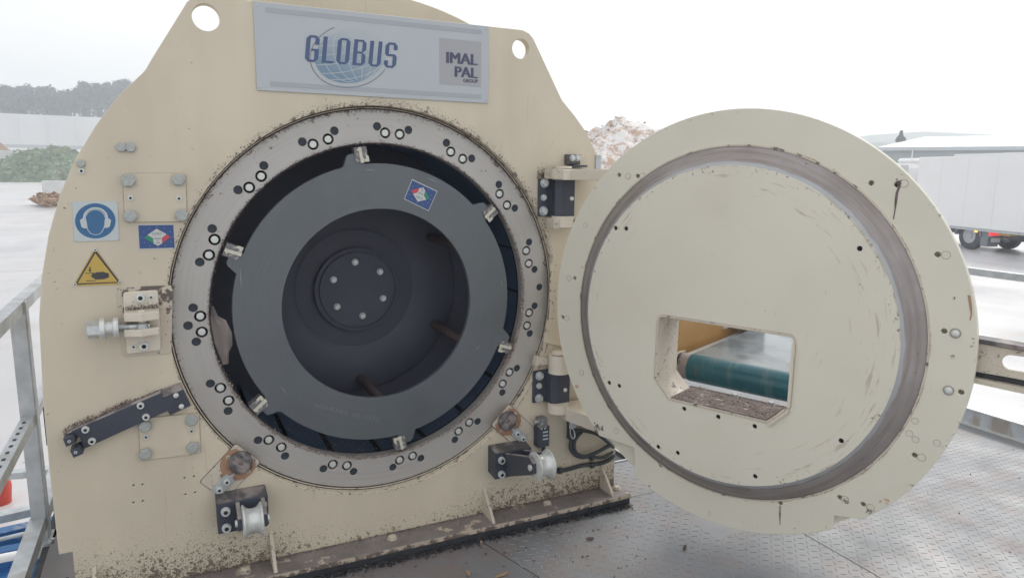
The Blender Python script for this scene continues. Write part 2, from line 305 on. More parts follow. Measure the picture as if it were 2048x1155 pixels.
class MB:
    def __init__(s): s.bm = bmesh.new()
    def box(s, lo, hi, Mx=None):
        x0, y0, z0 = lo; x1, y1, z1 = hi
        v = [Vector(p) for p in ((x0,y0,z0),(x1,y0,z0),(x1,y1,z0),(x0,y1,z0),(x0,y0,z1),(x1,y0,z1),(x1,y1,z1),(x0,y1,z1))]
        if Mx: v = [Mx @ p for p in v]
        v = [s.bm.verts.new(p) for p in v]
        for f in ((0,3,2,1),(4,5,6,7),(0,1,5,4),(1,2,6,5),(2,3,7,6),(3,0,4,7)): s.bm.faces.new([v[i] for i in f])
        return s
    def hexa(s, pts):
        v = [s.bm.verts.new(p) for p in pts]
        for f in ((0,3,2,1),(4,5,6,7),(0,1,5,4),(1,2,6,5),(2,3,7,6),(3,0,4,7)): s.bm.faces.new([v[i] for i in f])
        return s
    def lathe(s, p0, ax, prof, n=24, cap=True, a0=0):
        """prof = [(dist along axis, radius)]"""
        ax = Vector(ax).normalized(); p0 = Vector(p0)
        e = ax.orthogonal().normalized(); g = ax.cross(e)
        if abs(ax.y) > .9: e = Vector((1, 0, 0)); g = ax.cross(e)
        rings = []
        for d, r in prof:
            rings.append([s.bm.verts.new(p0+ax*d+(e*math.cos(a0+2*math.pi*i/n)+g*math.sin(a0+2*math.pi*i/n))*r) for i in range(n)])
        for a, b in zip(rings, rings[1:]):
            for i in range(n): s.bm.faces.new((a[i], a[(i+1) % n], b[(i+1) % n], b[i]))
        if cap: s.bm.faces.new(rings[0][::-1]); s.bm.faces.new(rings[-1])
        return s
    def cyl(s, p0, p1, r, n=20, r1=None, bev=0):
        p0, p1 = Vector(p0), Vector(p1); L = (p1-p0).length; r1 = r if r1 is None else r1
        pr = [(0, r), (L, r1)] if not bev else [(0, r-bev), (bev, r), (L-bev, r1), (L, r1-bev)]
        return s.lathe(p0, p1-p0, pr, n)
    def tube(s, pts, r, n=10):
        pts = [Vector(p) for p in pts]; prev = None; e = None
        for i, p in enumerate(pts):
            d = (pts[min(i+1, len(pts)-1)]-pts[max(i-1, 0)]).normalized()
            if e is None: e = d.orthogonal().normalized()
            e = (e-d*e.dot(d)).normalized(); g = d.cross(e)
            ring = [s.bm.verts.new(p+(e*math.cos(2*math.pi*k/n)+g*math.sin(2*math.pi*k/n))*r) for k in range(n)]
            if prev:
                for k in range(n): s.bm.faces.new((prev[k], prev[(k+1) % n], ring[(k+1) % n], ring[k]))
            else: s.bm.faces.new(ring[::-1])
            prev = ring
        s.bm.faces.new(prev); return s
    def prism(s, pts, d):
        """pts polygon 3D, extruded by vector d"""
        d = Vector(d); a = [s.bm.verts.new(p) for p in pts]; b = [s.bm.verts.new(Vector(p)+d) for p in pts]; n = len(pts)
        s.bm.faces.new(a); s.bm.faces.new(b[::-1])
        for i in range(n): s.bm.faces.new((a[i], b[i], b[(i+1) % n], a[(i+1) % n]))
        return s
    def mesh(s, sm=True, ang=35, bevel=0):
        bmesh.ops.recalc_face_normals(s.bm, faces=s.bm.faces)
        if bevel: bmesh.ops.bevel(s.bm, geom=[e for e in s.bm.edges if e.is_manifold and e.calc_face_angle(0) > R(40)], offset=bevel, segments=1, affect='EDGES', clamp_overlap=True)
        me = bpy.data.meshes.new('m'); s.bm.to_mesh(me); s.bm.free()
        return smooth(me, ang) if sm else me
def put(name, mb, m, parent=None, fr=None, **k): return link(name, mb.mesh(**k), m, parent, fr)
def spline(pts, n=8):
    P = [Vector(p) for p in pts]; P = [P[0]*2-P[1]]+P+[P[-1]*2-P[-2]]; out = []
    for i in range(1, len(P)-2):
        for k in range(n):
            t = k/n; a, b, c, d = P[i-1:i+3]
            out.append(.5*((2*b)+(c-a)*t+(2*a-5*b+4*c-d)*t*t+(3*b-a-3*c+d)*t**3))
    return out+[P[-2]]
# bolt head meshes: local origin on the surface, head grows towards -Y
def hex_bolt_mesh(r=.022, h=.016, wash=True):
    b = MB()
    if wash: b.lathe((0, 0.001, 0), (0, -1, 0), [(0, r*1.22), (.0035, r*1.22), (.004, r*1.18)], 24)
    b.lathe((0, -.0035, 0), (0, -1, 0), [(0, r), (h*.8, r), (h, r*.86)], 6, a0=.3)
    return b.mesh(ang=25)
def socket_bolt_mesh(r=.016, h=.014):
    b = MB(); b.lathe((0, 0, 0), (0, -1, 0), [(0, r*1.1), (.002, r*1.1), (.002, r), (h-.001, r), (h, r*.93), (h, r*.5), (h*.45, r*.48)], 20); return b.mesh()
def round_bolt_mesh(r=.016, h=.012):
    b = MB(); b.lathe((0, 0, 0), (0, -1, 0), [(0, r), (h*.5, r), (h*.85, r*.85), (h, r*.5)], 20); return b.mesh(ang=60)
B_HEX = hex_bolt_mesh(); B_HEXN = hex_bolt_mesh(.0235, .013, False); B_HEXN.materials.append(M['dullzinc']); B_HEXS = hex_bolt_mesh(.013, .010); B_SOCK = socket_bolt_mesh(); B_SOCKS = socket_bolt_mesh(.009, .005)
B_ROUND = round_bolt_mesh(); B_SCREW = round_bolt_mesh(.0045, .003); B_RING = None
for me in (B_SOCK, B_SOCKS):
    me.materials.append(M['brightzinc']); me.materials.append(M['hole'])
    rm = max(v.co.x for v in me.vertices)/1.1
    for p_ in me.polygons:
        if max(math.hypot(me.vertices[i].co.x, me.vertices[i].co.z) for i in p_.vertices) < rm*.505: p_.material_index = 1
for me, mm in ((B_HEX, 'zinc'), (B_HEXS, 'zinc'), (B_ROUND, 'brightzinc'), (B_SCREW, 'zinc')): me.materials.append(M[mm])
def bolt(me, px, py, y, parent, fr=FACE, name='bolt', s=1.0, pos=None):
    x, z = pos if pos else onp(px, py, y, fr)
    return link(name, me, None, parent, fr @ Matrix.Translation((x, y, z)) @ Matrix.Rotation(random.uniform(0, 6), 4, 'Y') @ Matrix.Scale(s, 4))
def flakes(name, pts, m, parent=None, fr=None, label=None, seg=0):
    """many small irregular chips; pts = [(position, size, normal)]"""
    vs, fs = [], []
    for p, s, nrm in pts:
        p = Vector(p); i0 = len(vs)
        for k in range(5):
            d = Vector((random.gauss(0, 1), random.gauss(0, 1), random.gauss(0, 1))).normalized()*s*random.uniform(.5, 1.1)
            d -= nrm*d.dot(nrm)*.45; vs.append(p+d)
        fs += [(i0, i0+1, i0+2), (i0, i0+2, i0+3), (i0, i0+3, i0+4), (i0+1, i0+2, i0+4), (i0, i0+1, i0+4)]
    me = bpy.data.meshes.new(name); me.from_pydata(vs, [], fs)
    o = link(name, me, m, parent, fr); o['kind'] = 'stuff'
    if label: o['label'] = label
    return o

# ================================================================== THE SETTING
g = MB(); sz = 900
bm = g.bm; bm.faces.new([bm.verts.new(p) for p in ((-sz, -sz, ZG), (sz, -sz, ZG), (sz, sz, ZG), (-sz, sz, ZG))])
tag(put('ground', g, 'ground', sm=False), 'pale wet concrete yard below the deck', kind='structure')
# deck of steel plates
plates = [(-1.34, -3.6, .33, -.146), (-1.34, -.14, .33, 1.9), (.336, -.14, 1.76, 1.9), (1.766, -.70, 3.93, 1.9)]
def deck_poly(name, pts):
    me = plate_mesh([pts], 0, .008, .001, sm=False)
    # lay it flat: local x,z -> world x,y
    me.transform(Matrix(((1, 0, 0, 0), (0, 0, 1, 0), (0, -1, 0, 0), (0, 0, 0, 1))))
    return me
deck = MB(); deck.box((-1.37, -3.7, ZF-.16), (3.97, 1.9, ZF-.012))
deck = tag(put('deck', deck, 'grease_shade', sm=False), 'steel checker plate deck the machine stands on', kind='structure')
cutx0, cuty0 = 1.36, .16
def rect(x0, y0, x1, y1): return [(x0, y0), (x1, y0), (x1, y1), (x0, y1)]
s1a, s1b = onz(960, 1080, ZF), onz(1080, 1155, ZF)
sl1 = (s1b.y-s1a.y)/(s1b.x-s1a.x)
xa = lambda y: s1a.x+(y-s1a.y)/sl1
panels = [[(-1.34, -3.6), (xa(-3.6)-.002, -3.6), (xa(-.1)-.002, -.1), (-1.34, -.1)],
          [(xa(-3.6)+.002, -3.6), (1.768, -3.6), (1.768, -.1), (xa(-.1)+.002, -.1)],
          rect(1.772, -3.6, 3.94, -.1), rect(-1.34, -.096, .33, 1.9), rect(.334, -.096, 1.768, 1.9), rect(1.772, -.096, 3.94, 1.9)]
for i, p in enumerate(panels):
    loops = [p]
    if i == 4:
        h0 = onz(1238, 918, ZF); loops.append(rect(h0.x-.12, h0.y-.02, h0.x+.055, h0.y+.13))
    cu = plate_mesh([[(q[0], q[1]) for q in l] for l in loops], 0, .008, .001, sm=False)
    cu.transform(Matrix(((1, 0, 0, 0), (0, 0, 1, 0), (0, -1, 0, ZF), (0, 0, 0, 1))))
    # plate_mesh gives (x, y, z=outline) -> world (x, z, -y)
    link('deck_plate', cu, 'deck', deck)
hf = MB()
for (x0, y0, x1, y1) in ((h0.x-.12, h0.y-.032, h0.x+.067, h0.y-.02), (h0.x+.055, h0.y-.02, h0.x+.067, h0.y+.13)):
    hf.box((x0, y0, ZF-.01), (x1, y1, ZF+.006))
put('opening_trim', hf, 'galv', deck, sm=False)
# raised tread bars
tb = MB(); nb = 0
vs, fs = [], []
stp = .036
def inside_machine(x, y): return -1.25 < x < 1.23 and y > -.17
i = 0
y = -2.2
while y < 1.0:
    x = -1.3; j = 0
    while x < 3.9:
        if not inside_machine(x, y) and not (x < xa(y)-.0 and x < 1.2) and not (h0.x-.15 < x < h0.x+.09 and h0.y-.05 < y < h0.y+.15) and (x+1) > -0.7*(y+1.2):
            a = R(45) if (i+j) % 2 else R(-45)
            a += R(14)
            if random.random() < .97 and noise.noise(Vector((x*1.7, y*1.7, 0))) < .38:
                c, s = math.cos(a), math.sin(a); l, w = .0165, .0028
                k = len(vs)
                for (u, v, z) in ((-l, 0, 0), (0, -w, 0), (l, 0, 0), (0, w, 0), (-l*.5, 0, .0016), (l*.5, 0, .0016)):
                    vs.append((x+u*c-v*s, y+u*s+v*c, ZF+z))
                fs += [(k, k+1, k+4), (k+1, k+5, k+4), (k+1, k+2, k+5), (k+2, k+3, k+5), (k+3, k+4, k+5), (k+3, k, k+4)]
        x += stp; j += 1
    y += stp; i += 1
me = bpy.data.meshes.new('tread'); me.from_pydata(vs, [], fs)
o = link('tread_pattern', me, 'tread', deck); o['kind'] = 'stuff'
# deck support legs
for (x, y) in ((-1.25, 1.7), (3.8, 1.7), (3.8, -3.5), (-1.25, -3.5)):
    b = MB().box((x-.06, y-.06, ZG), (x+.06, y+.06, ZF-.16)); put('deck_leg', b, 'galv', deck, sm=False)

# ================================================================== THE MACHINE
YP = -.04
mach = empty('wood_flaking_machine', (0, .3, ZF), 'large cream painted wood flaking machine with round steel ring opening and its door swung open', 'machine')
# ---- front plate outline
OUT = []
def op(px, py): OUT.append(onp(px, py, YP))
xL = onp(78, 640, YP)[0]
op(150, 1153); op(148, 1112); op(118, 1108)
for p in ((100, 950), (86, 800), (78, 640), (83, 555), (97, 470), (120, 388), (152, 315), (192, 250), (238, 190), (286, 145), (292, 138)): op(*p)
op(302, 120)
ztop = onp(977, 55, YP)[1]-.004
earR = [onp(*p, YP) for p in ((1045, 60), (1062, 70), (1073, 92))]
ax_ = (onp(412, 35, YP)[0]+onp(1042, 98, YP)[0])/2
q = onp(1125, 200, YP)
OUTR = [onp(1045, 60, YP), (onp(1058, 66, YP)), onp(1067, 77, YP), onp(1073, 90, YP)]
for x, z in [(2*ax_-p[0], p[1]) for p in OUTR[::-1]]: OUT.append((x, z))
for p in OUTR: OUT.append(p)
for p in ((1124, 200), (1150, 232), (1173, 265), (1190, 300), (1196, 330)): OUT.append(onp(*p, YP))
xr = onp(1229, 930, YP)[0]
for a in (18, 10, 0, -12, -25): OUT.append((xr*math.cos(R(0)) if a < 5 else 1.195-.0015*a*a*.1, 1.22*math.sin(R(a))))
OUT.append((xr, onp(1224, 893, YP)[1]+.05)); OUT.append((xr, -1.016)); OUT.append((onp(150, 1153, YP)[0], -1.016))
OUT[0] = (onp(148, 1130, YP)[0], OUT[-1][1]); OUT.pop()
OUT[1] = (OUT[0][0], OUT[2][1])
earhole = onp(1042, 98, YP)
holes = [circ(0, 0, .812, 160), circ(earhole[0], earhole[1], .041, 32), circ(onp(412, 35, YP)[0], onp(412, 35, YP)[1], .046, 32)]
for p in ((267, 970), (285, 968), (369, 955), (388, 952), (267, 1004), (286, 1001), (371, 988), (390, 984)):
    h = onp(*p, YP); holes.append(circ(h[0], h[1], .0035, 8))
me = plate_mesh([OUT]+holes, YP, 0.0, .002)
link('front_plate', me, 'plate', mach)
# inner step behind the opening, dark groove floor
me = plate_mesh([circ(0, 0, .86, 120), circ(0, 0, .76, 120)], .012, .05, .001)
link('groove_floor', me, 'crust', mach)
# seal lip round ring
b = MB(); b.lathe((0, 0, 0), (0, 1, 0), [(-.002, .8045), (-.004, .8075), (.012, .8085)], 160, cap=False); put('seal_lip', b, 'cream_dirty', mach)
# ---- housing drum behind, higher hood in the middle of the top
def hood(a0, a1, r, y0, y1, name):
    n = 60; P = [((r)*math.cos(R(a0+(a1-a0)*i/n)), (r)*math.sin(R(a0+(a1-a0)*i/n))) for i in range(n+1)]
    Q = [(.95*x/r*1.0, .95*z/r*1.0) for x, z in P[::-1]]
    link(name, plate_mesh([P+Q], y0, y1, .002), 'plate', mach)
hood(64.5, 110.5, 1.285, .15, 1.1, 'drum_hood')
b = MB(); b.lathe((0, .10, 0), (0, 1, 0), [(0, .90), (0, 1.09), (1.0, 1.09), (1.0, .2)], 120, cap=False)
for v in b.bm.verts:
    if v.co.z < -1.02: v.co.z = -1.02
put('drum_housing', b, 'plate', mach)
for s_ in (-1, 1):
    put('side_wall', MB().box((s_*1.0-.1, .002, -1.02), (s_*1.0+.1, 1.1, -.35)), 'plate', mach, sm=False)
# ---- the machined ring with bolts and holes
RB = [(626.4,288.7),(656.5,278.3),(522.5,352.4),(498.6,374.9),(429.3,479.1),(417.9,510),(770.6,265.8),(799.7,268.6),(901.9,303.5),(925.8,317.7),
 (999.6,387.7),(1014.5,410.2),(1052.9,501.3),(1058.1,526.9),(1058.8,625.3),(1054.6,651),(1019.3,744.1),(1005.8,767.3),(939,844.5),(917.5,862.2),
 (825.7,911.4),(799.7,919.7),(665.9,928.4),(694.3,930.8),(537.8,879.5),(563,894.1),(441.1,775.6),(457.4,800.9),(400.6,632.3),(403.7,663.8)]
RH = [(606.7,284.2),(668,263),(527.4,332.6),(477.8,379.4),(424.8,459),(400.3,523.5),(755.8,254),(816,260.6),(893.9,287.3),(942.4,317),(998.2,370.7),
 (1029,415.8),(1058.1,485.4),(1068.5,537.7),(1079.2,574),(1068.8,612.5),(1059.5,665.2),(1033.2,736.5),(1005.1,783.6),(954.5,842.5),(910.6,877.8),
 (841,915.5),(786.9,932.9),(648.2,936.3),(706.4,941.5),(518,879.9),(570,910.7),(422.4,767.3),(456.4,820.3),(387.1,616.3),(376,651),(393.3,682.1)]
loops = [circ(0, 0, .80, 200), circ(0, 0, .668, 160)]
pb = [onp(*p, 0) for p in RB]; ph = [onp(*p, 0) for p in RH]
def keep(p, q, d):
    v = Vector(q)-Vector(p)
    return tuple(Vector(p)+v.normalized()*d) if v.length < d else q
for _ in range(4):
    pb = [p if i % 2 == 0 else keep(pb[i-1], p, .046) for i, p in enumerate(pb)]
    for i, h_ in enumerate(ph):
        for p in pb: h_ = keep(p, h_, .0415)
        ph[i] = h_
    def clampr(p, a, b):
        r = math.hypot(*p); k = min(max(r, a), b)/r; return (p[0]*k, p[1]*k)
    pb = [clampr(p, .692, .776) for p in pb]; ph = [clampr(p, .688, .781) for p in ph]
for x, z in pb: loops.append(circ(x, z, .0215, 24))
for x, z in ph: loops.append(circ(x, z, .0165, 20))
ring = link('flange_ring', plate_mesh(loops, 0, .05, .0012), 'ring', mach)
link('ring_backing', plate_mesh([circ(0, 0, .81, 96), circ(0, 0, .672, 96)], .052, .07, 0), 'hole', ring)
b = MB(); b.lathe((0, .0, 0), (0, -1, 0), [(-.05, .0142), (-.004, .0142), (.0, .0132), (.0005, .010)], 18); B_RING = b.mesh(ang=50); B_RING.materials.append(M['brightzinc'])
for x, z in pb: link('bolt', B_RING, None, ring, Matrix.Translation((x, .002, z)))
b = MB(); b.lathe((0, 0, 0), (0, 1, 0), [(0, .0165), (.03, .0165)], 18); B_PLUGH = b.mesh(); B_PLUGH.materials.append(M['hole'])
for x, z in ph: link('plugged_hole', B_PLUGH, None, ring, Matrix.Translation((x, .0045, z)))
# ---- liner behind the ring
NS = 20
for k in range(NS):
    a0 = 2*math.pi*k/NS+.012; a1 = 2*math.pi*(k+1)/NS-.012; b = MB(); n = 5; A, Bk = [], []
    lean = .012
    for i in range(n+1):
        a = a0+(a1-a0)*i/n; r = .672+lean*i/n
        A.append(b.bm.verts.new((r*math.cos(a), .051, r*math.sin(a)))); Bk.append(b.bm.verts.new((r*math.cos(a), .44, r*math.sin(a))))
    for i in range(n): b.bm.faces.new((A[i], A[i+1], Bk[i+1], Bk[i]))
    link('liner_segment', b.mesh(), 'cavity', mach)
link('chamber_back', plate_mesh([circ(0, 0, .74, 96)], .445, .47, 0), 'cavity2', mach)
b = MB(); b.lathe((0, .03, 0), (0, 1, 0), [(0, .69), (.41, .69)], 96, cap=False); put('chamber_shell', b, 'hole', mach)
# ---- rotor disc with tabs
def pol(r, a): return (r*math.cos(a), r*math.sin(a))
BR = [R(97.2), R(37.8), R(157), R(-22), R(-143.5), R(-83)]
outer = []
N = 360
for i in range(N):
    a = 2*math.pi*i/N; r = .587
    for ba in BR:
        d = math.degrees((a-ba+math.pi) % (2*math.pi)-math.pi)
        if -1.0 < d < 4.5: r = .632
        elif 4.5 <= d < 7: r = .587+.045*(7-d)/2.5
    outer.append(pol(r, a))
disc = link('rotor_disc', plate_mesh([outer, circ(0, 0, .403, 120)], -.004, .02, .0012), 'disc', mach)
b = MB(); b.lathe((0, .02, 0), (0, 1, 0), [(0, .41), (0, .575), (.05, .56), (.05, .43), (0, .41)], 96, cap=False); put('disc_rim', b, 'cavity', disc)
for ba in BR:
    T = Matrix.Rotation(-(ba-math.pi/2), 4, 'Y')      # local X tangential, Z radial
    k = link('key_block', MB().box((-.020, -.010, .598), (.030, .04, .655)).mesh(sm=False), 'keygrey', disc, T)
    k.data = k.data.copy() if False else k.data
    pl = [(-.008, .592), (.013, .592), (.013, .650), (.001, .650), (.001, .640), (-.008, .640)]
    pl = [(.000, .592), (-.014, .592), (-.018, .650), (-.006, .652), (-.004, .635), (-.0, .635)]
    pl = [(-.012, .592), (.002, .592), (.004, .640), (.010, .640), (.010, .648), (.004, .648), (.004, .654), (-.008, .654), (-.010, .612), (-.012, .612)]
    link('wedge_key', plate_mesh([[(-x, z) for x, z in pl][::-1]], -.014, -.0105, .0006, sm=False), 'key', disc, T)
    pl = [(.0135, .594), (.034, .594), (.034, .612), (.030, .620), (.022, .620), (.022, .606), (.0135, .606)]
    link('wedge_key', plate_mesh([pl], -.014, -.0105, .0006, sm=False), 'key', disc, T)
    b = MB().cyl((.44*math.cos(ba-.1), .02, .44*math.sin(ba-.1)), (.44*math.cos(ba-.1), .445, .44*math.sin(ba-.1)), .022, 20); put('tie_rod', b, 'rod', disc)
text_later = []
fl = []
for i in range(700):
    a = random.gauss(R(268), R(32)); y = random.uniform(.052, .30)
    fl.append(((.668*math.cos(a), y, .668*math.sin(a)), random.uniform(.0015, .005), Vector((0, 0, 1))))
flakes('wood_dust', fl, 'crust2', mach)
fl = []
for i in range(160):
    a = random.uniform(0, 6.28); r = random.uniform(.41, .58)
    fl.append(((r*math.cos(a), -.0045, r*math.sin(a)), random.uniform(.0006, .0018), Vector((0, -1, 0))))
for i in range(220):
    a = random.uniform(0, 6.28); r = math.sqrt(random.random())*.18
    fl.append(((r*math.cos(a), .417, r*math.sin(a)), random.uniform(.0006, .002), Vector((0, -1, 0))))
flakes('dust_specks', fl, 'crust2', disc)
M['scratch'] = mat('bright_scratch', (.36, .38, .39), .4, metal=.2)
for a_, c_ in (((852, 355), (877, 365)), ((480, 533), (483, 580)), ((728, 339), (752, 341)), ((950, 700), (962, 690)), ((560, 770), (575, 790)), ((1003, 560), (1004, 572))):
    p_, q_ = onp(*a_, -.0046), onp(*c_, -.0046); d_ = (Vector(q_)-Vector(p_)).normalized(); n_ = Vector((-d_.y, d_.x))*.0011
    me = bpy.data.meshes.new('scratch'); me.from_pydata([(p_[0], -.0046, p_[1]), ((p_[0]+q_[0])/2+n_.x, -.0046, (p_[1]+q_[1])/2+n_.y), (q_[0], -.0046, q_[1]), ((p_[0]+q_[0])/2-n_.x, -.0046, (p_[1]+q_[1])/2-n_.y)], [], [(0, 1, 2, 3)])
    link('scratch', me, 'scratch', disc)
# stamped numbers, faint
# ---- hub
hub = link('hub_plate', MB().lathe((0, .43, .0), (0, -1, 0), [(0, .198), (.012, .198), (.012, .188), (.004, .186), (.004, .178), (.012, .176)], 64).mesh(), 'cavity2', mach, Matrix.Translation((-.0, 0, 0)))
b = MB(); b.lathe((0, .445, 0), (0, -1, 0), [(0, .50), (.008, .50), (.012, .49), (.012, .30), (.0, .28)], 96, cap=False); put('rotor_step', b, 'cavity2', mach)
for p in ((710, 524), (760, 543), (766, 596), (725, 631), (674, 613), (667, 559)):
    bolt(B_HEXS, *p, .415, hub, s=1.0)
for me_ in (B_HEXS,): pass

# ---- access panels on the left
def panel(corners, big, small, label=None):
    pts = [onp(*c, YP) for c in corners]
    o = link('access_panel', plate_mesh([roundpoly(pts, .012)], YP-.006, YP+.001, .0015), 'plate', mach)
    # thin dirty seam round the panel
    cx = sum(p[0] for p in pts)/4; cz = sum(p[1] for p in pts)/4
    big_p = [((p[0]-cx)*1.022+cx, (p[1]-cz)*1.022+cz) for p in pts]
    link('panel_seam', plate_mesh([roundpoly(big_p, .014)], YP-.0012, YP+.0012, 0), 'crust2', o)
    for p in big: bolt(B_HEXN, *p, YP-.007, o)
    for p in small: bolt(B_SOCKS, *p, YP-.007, o)
    return o
panel(((246, 347), (371, 347), (374, 443), (250, 444)), ((257, 361), (357, 359), (261, 432), (363, 430)), ((261, 396), (358, 397)))
panel(((277, 836), (398, 824), (401, 905), (281, 920)), ((290, 850), (383, 838), (291, 906), (386, 893)), ((292, 873), (383, 861)))
for p in ((243, 294), (261, 295)): bolt(B_HEXN, *p, YP, mach, s=.74)
bolt(B_HEXN, 162, 327, YP, mach, s=.6); 
bolt(B_SOCK, 163, 342, YP, mach, s=.55)
for p in ((87, 838),):
    x, z = onp(*p, YP); b = MB().box((x-.01, .03, z-.12), (x+.035, .09, z+.02)); put('side_stop', b, 'black', mach, sm=False)

# ---- black arm bar on the left
def px_poly(pts, y): return [onp(*p, y) for p in pts]
arm = link('guide_arm', plate_mesh([px_poly(((142, 862), (323, 785), (326, 797), (366, 779), (381, 811), (340, 830), (335, 821), (168, 897), (160, 876)), YP-.032)], YP-.032, YP+.001, .0015), 'black', mach)
link('guide_arm_edge', plate_mesh([px_poly(((133, 867), (150, 857), (322, 781), (322, 786), (142, 865)), YP-.030)], YP-.030, YP, .001), 'dustgrey', arm)
link('guide_arm_edge', plate_mesh([px_poly(((322, 782), (361, 767), (367, 779), (324, 796)), YP-.026)], YP-.026, YP, .001), 'dustgrey', arm)
for p in ((171, 858), (184, 881), (281, 810), (292, 833)): bolt(B_SOCK, *p, YP-.032, arm, s=.72)
for p in ((352, 790), (363, 812)): bolt(B_ROUND, *p, YP-.032, arm, s=.6)
for (pts, sc) in ((((126, 878), (146, 870), (152, 885), (132, 893)), (138.5, 882)), (((140, 901), (159, 893), (166, 907), (147, 915)), (151, 904))):
    o = link('arm_foot', plate_mesh([px_poly(pts, YP-.06)], YP-.06, YP+.001, .0012, sm=False), 'black', arm)
    bolt(B_SOCKS, *sc, YP-.06, arm, s=.55)
# caked dust on arm
fl = []
for i in range(900):
    t = random.random()**.8; px = 125+t*200; x, z = onp(px, 866-(px-125)*.435, YP)
    hgt = .012*random.random()**1.6*(1.8 if px < 260 else .7)
    fl.append(((x+random.gauss(0, .004), YP-.002-random.random()*.02, z+hgt), random.uniform(.002, .0055), Vector((0, -1, 0))))
flakes('caked_dust', fl, 'crust', arm)

# ---- latch with eye bolt
lat = link('latch_base', plate_mesh([roundpoly(px_poly(((234, 574), (345, 570), (343, 706), (243, 713)), YP), .012)], YP-.005, YP+.001, .001), 'latchbase', mach)
cl = link('clevis_plate', plate_mesh([roundpoly(px_poly(((246, 585), (316, 580), (322, 700), (254, 708)), YP-.02), .010)], YP-.02, YP-.004, .0025), 'cream', lat)
for p, mm, s in (((281, 595), B_SOCK, .95), ((302, 594), B_SOCKS, .9), ((288, 691), B_SOCK, .95), ((267, 693), B_SOCKS, .9)): bolt(mm, *p, YP-.02, lat, s=s)
def lug(zpx, th, name):
    xl = onp(249, zpx, YP-.02)[0]; xr_ = onp(319, zpx, YP-.02)[0]; xm = (xl+xr_)/2; zt = onp(282, zpx, YP-.085)[1]
    pl = [(xl, YP-.02), (xl, YP-.068), (xm, YP-.088), (xr_, YP-.068), (xr_, YP-.02)]
    b = MB().prism([(x, y, zt) for x, y in pl], (0, 0, -th)); return put(name, b, 'cream', lat, sm=False, bevel=.002), xm, zt
l1, xm, zu = lug(626, .030, 'clevis_lug'); l2, _, zl = lug(659, .026, 'clevis_lug')
b = MB().cyl((xm, YP-.055, zu+.005), (xm, YP-.055, zl-.035), .013, 24, bev=.002); put('pivot_pin', b, 'cream', lat)
zr = onp(250, 654, YP-.055)[1]; yr = YP-.055
xe = lambda px: onp(px, 654, yr)[0]
b = MB().cyl((xe(300), yr, zr), (xe(202), yr, zr), .0135, 20)
b.lathe((xm, yr, zr-.014), (0, 0, 1), [(0, .019), (.004, .023), (.024, .023), (.028, .019)], 24)
put('eye_bolt', b, 'steel', lat)
b = MB()
k = 0
while k < 9:
    x = xe(236)+k*.004; b.lathe((x, yr, zr), (1, 0, 0), [(0, .0135), (.001, .0155), (.002, .0135)], 18, cap=False); k += 1
put('thread', b, 'steel', lat)
b = MB().cyl((xe(238), yr, zr), (xe(227), yr, zr), .036, 28, bev=.002).cyl((xe(227), yr, zr), (xe(211), yr, zr), .024, 24)
b.cyl((xe(211), yr, zr), (xe(200), yr, zr), .038, 28, bev=.002); put('clamp_collar', b, 'brightzinc', lat)
b = MB().lathe((xe(200), yr, zr), (-1, 0, 0), [(0, .030), (.036, .030), (.040, .026)], 6, a0=.35); put('hex_nut', b, 'zinc', lat, ang=20)
fl = []
for i in range(420):
    x, z = onp(random.uniform(251, 318), 618, YP-.02)[0], zu+.004+abs(random.gauss(0, .008))
    fl.append(((x, YP-.022-random.random()*.012, z), random.uniform(.001, .0035), Vector((0, -1, 0))))
flakes('caked_dust', fl, 'crust', lat)

# ---- round probes with square plates at the ring's lower corners
def probe(c, sgn):
    cx, cz = onp(*c, YP); ang = math.atan2(cz, cx)      # direction outward from ring centre
    T = Matrix.Translation((cx, 0, cz)) @ Matrix.Rotation(-(ang+math.pi/2), 4, 'Y')   # local -Z... Z points inward
    p = link('probe_mount', plate_mesh([roundpoly([(-.062, -.135), (.062, -.135), (.062, .055), (-.062, .055)], .01)], YP-.005, YP+.001, .001), 'cream_dirty', mach, T)
    # local frame: X along tangent, Z towards ring centre
    link('mount_seam', plate_mesh([roundpoly([(-.0645, -.1375), (.0645, -.1375), (.0645, .057), (-.0645, .057)], .011)], YP-.0015, YP, 0), 'crust', p, T)
    link('probe_flange', plate_mesh([[(x, z) for x, z in circ(0, 0, .066, 36) if z < .050]], YP-.009, YP-.005, .001), 'copper', p, T)
    b = MB().lathe((0, YP-.008, .012), (0, -1, 0), [(0, .045), (.014, .045), (.019, .040), (.019, .011), (.008, .008)], 28); put('probe_body', b, 'black_dusty', p, T)
    link('probe_clamp', plate_mesh([[(.012*sgn-.021, -.134), (.012*sgn+.021, -.134), (.012*sgn+.021, -.054), (.012*sgn+.007, -.052), (.012*sgn+.004, -.034), (.012*sgn-.004, -.034), (.012*sgn-.007, -.052), (.012*sgn-.021, -.054)]], YP-.016, YP-.004, .001, sm=False), 'galv', p, T)
    for z in (-.115, -.075): link('bolt', B_SOCK, None, p, T @ Matrix.Translation((.012*sgn, YP-.016, z)) @ Matrix.Scale(.72, 4))
    for x in (-.050, .050): link('bolt', B_SOCKS, None, p, T @ Matrix.Translation((x, YP-.009, .0)) @ Matrix.Scale(.7, 4))
    fl = []
    for i in range(160):
        a = random.uniform(0, 6.28); r = random.gauss(.038, .008)
        fl.append(((r*math.cos(a), YP-.010-random.random()*.018, .012+r*math.sin(a)), random.uniform(.002, .006), Vector((0, -1, 0))))
    flakes('caked_dust', fl, 'crust', p, T)
probe((476, 926), 1); probe((1015, 842), -1)

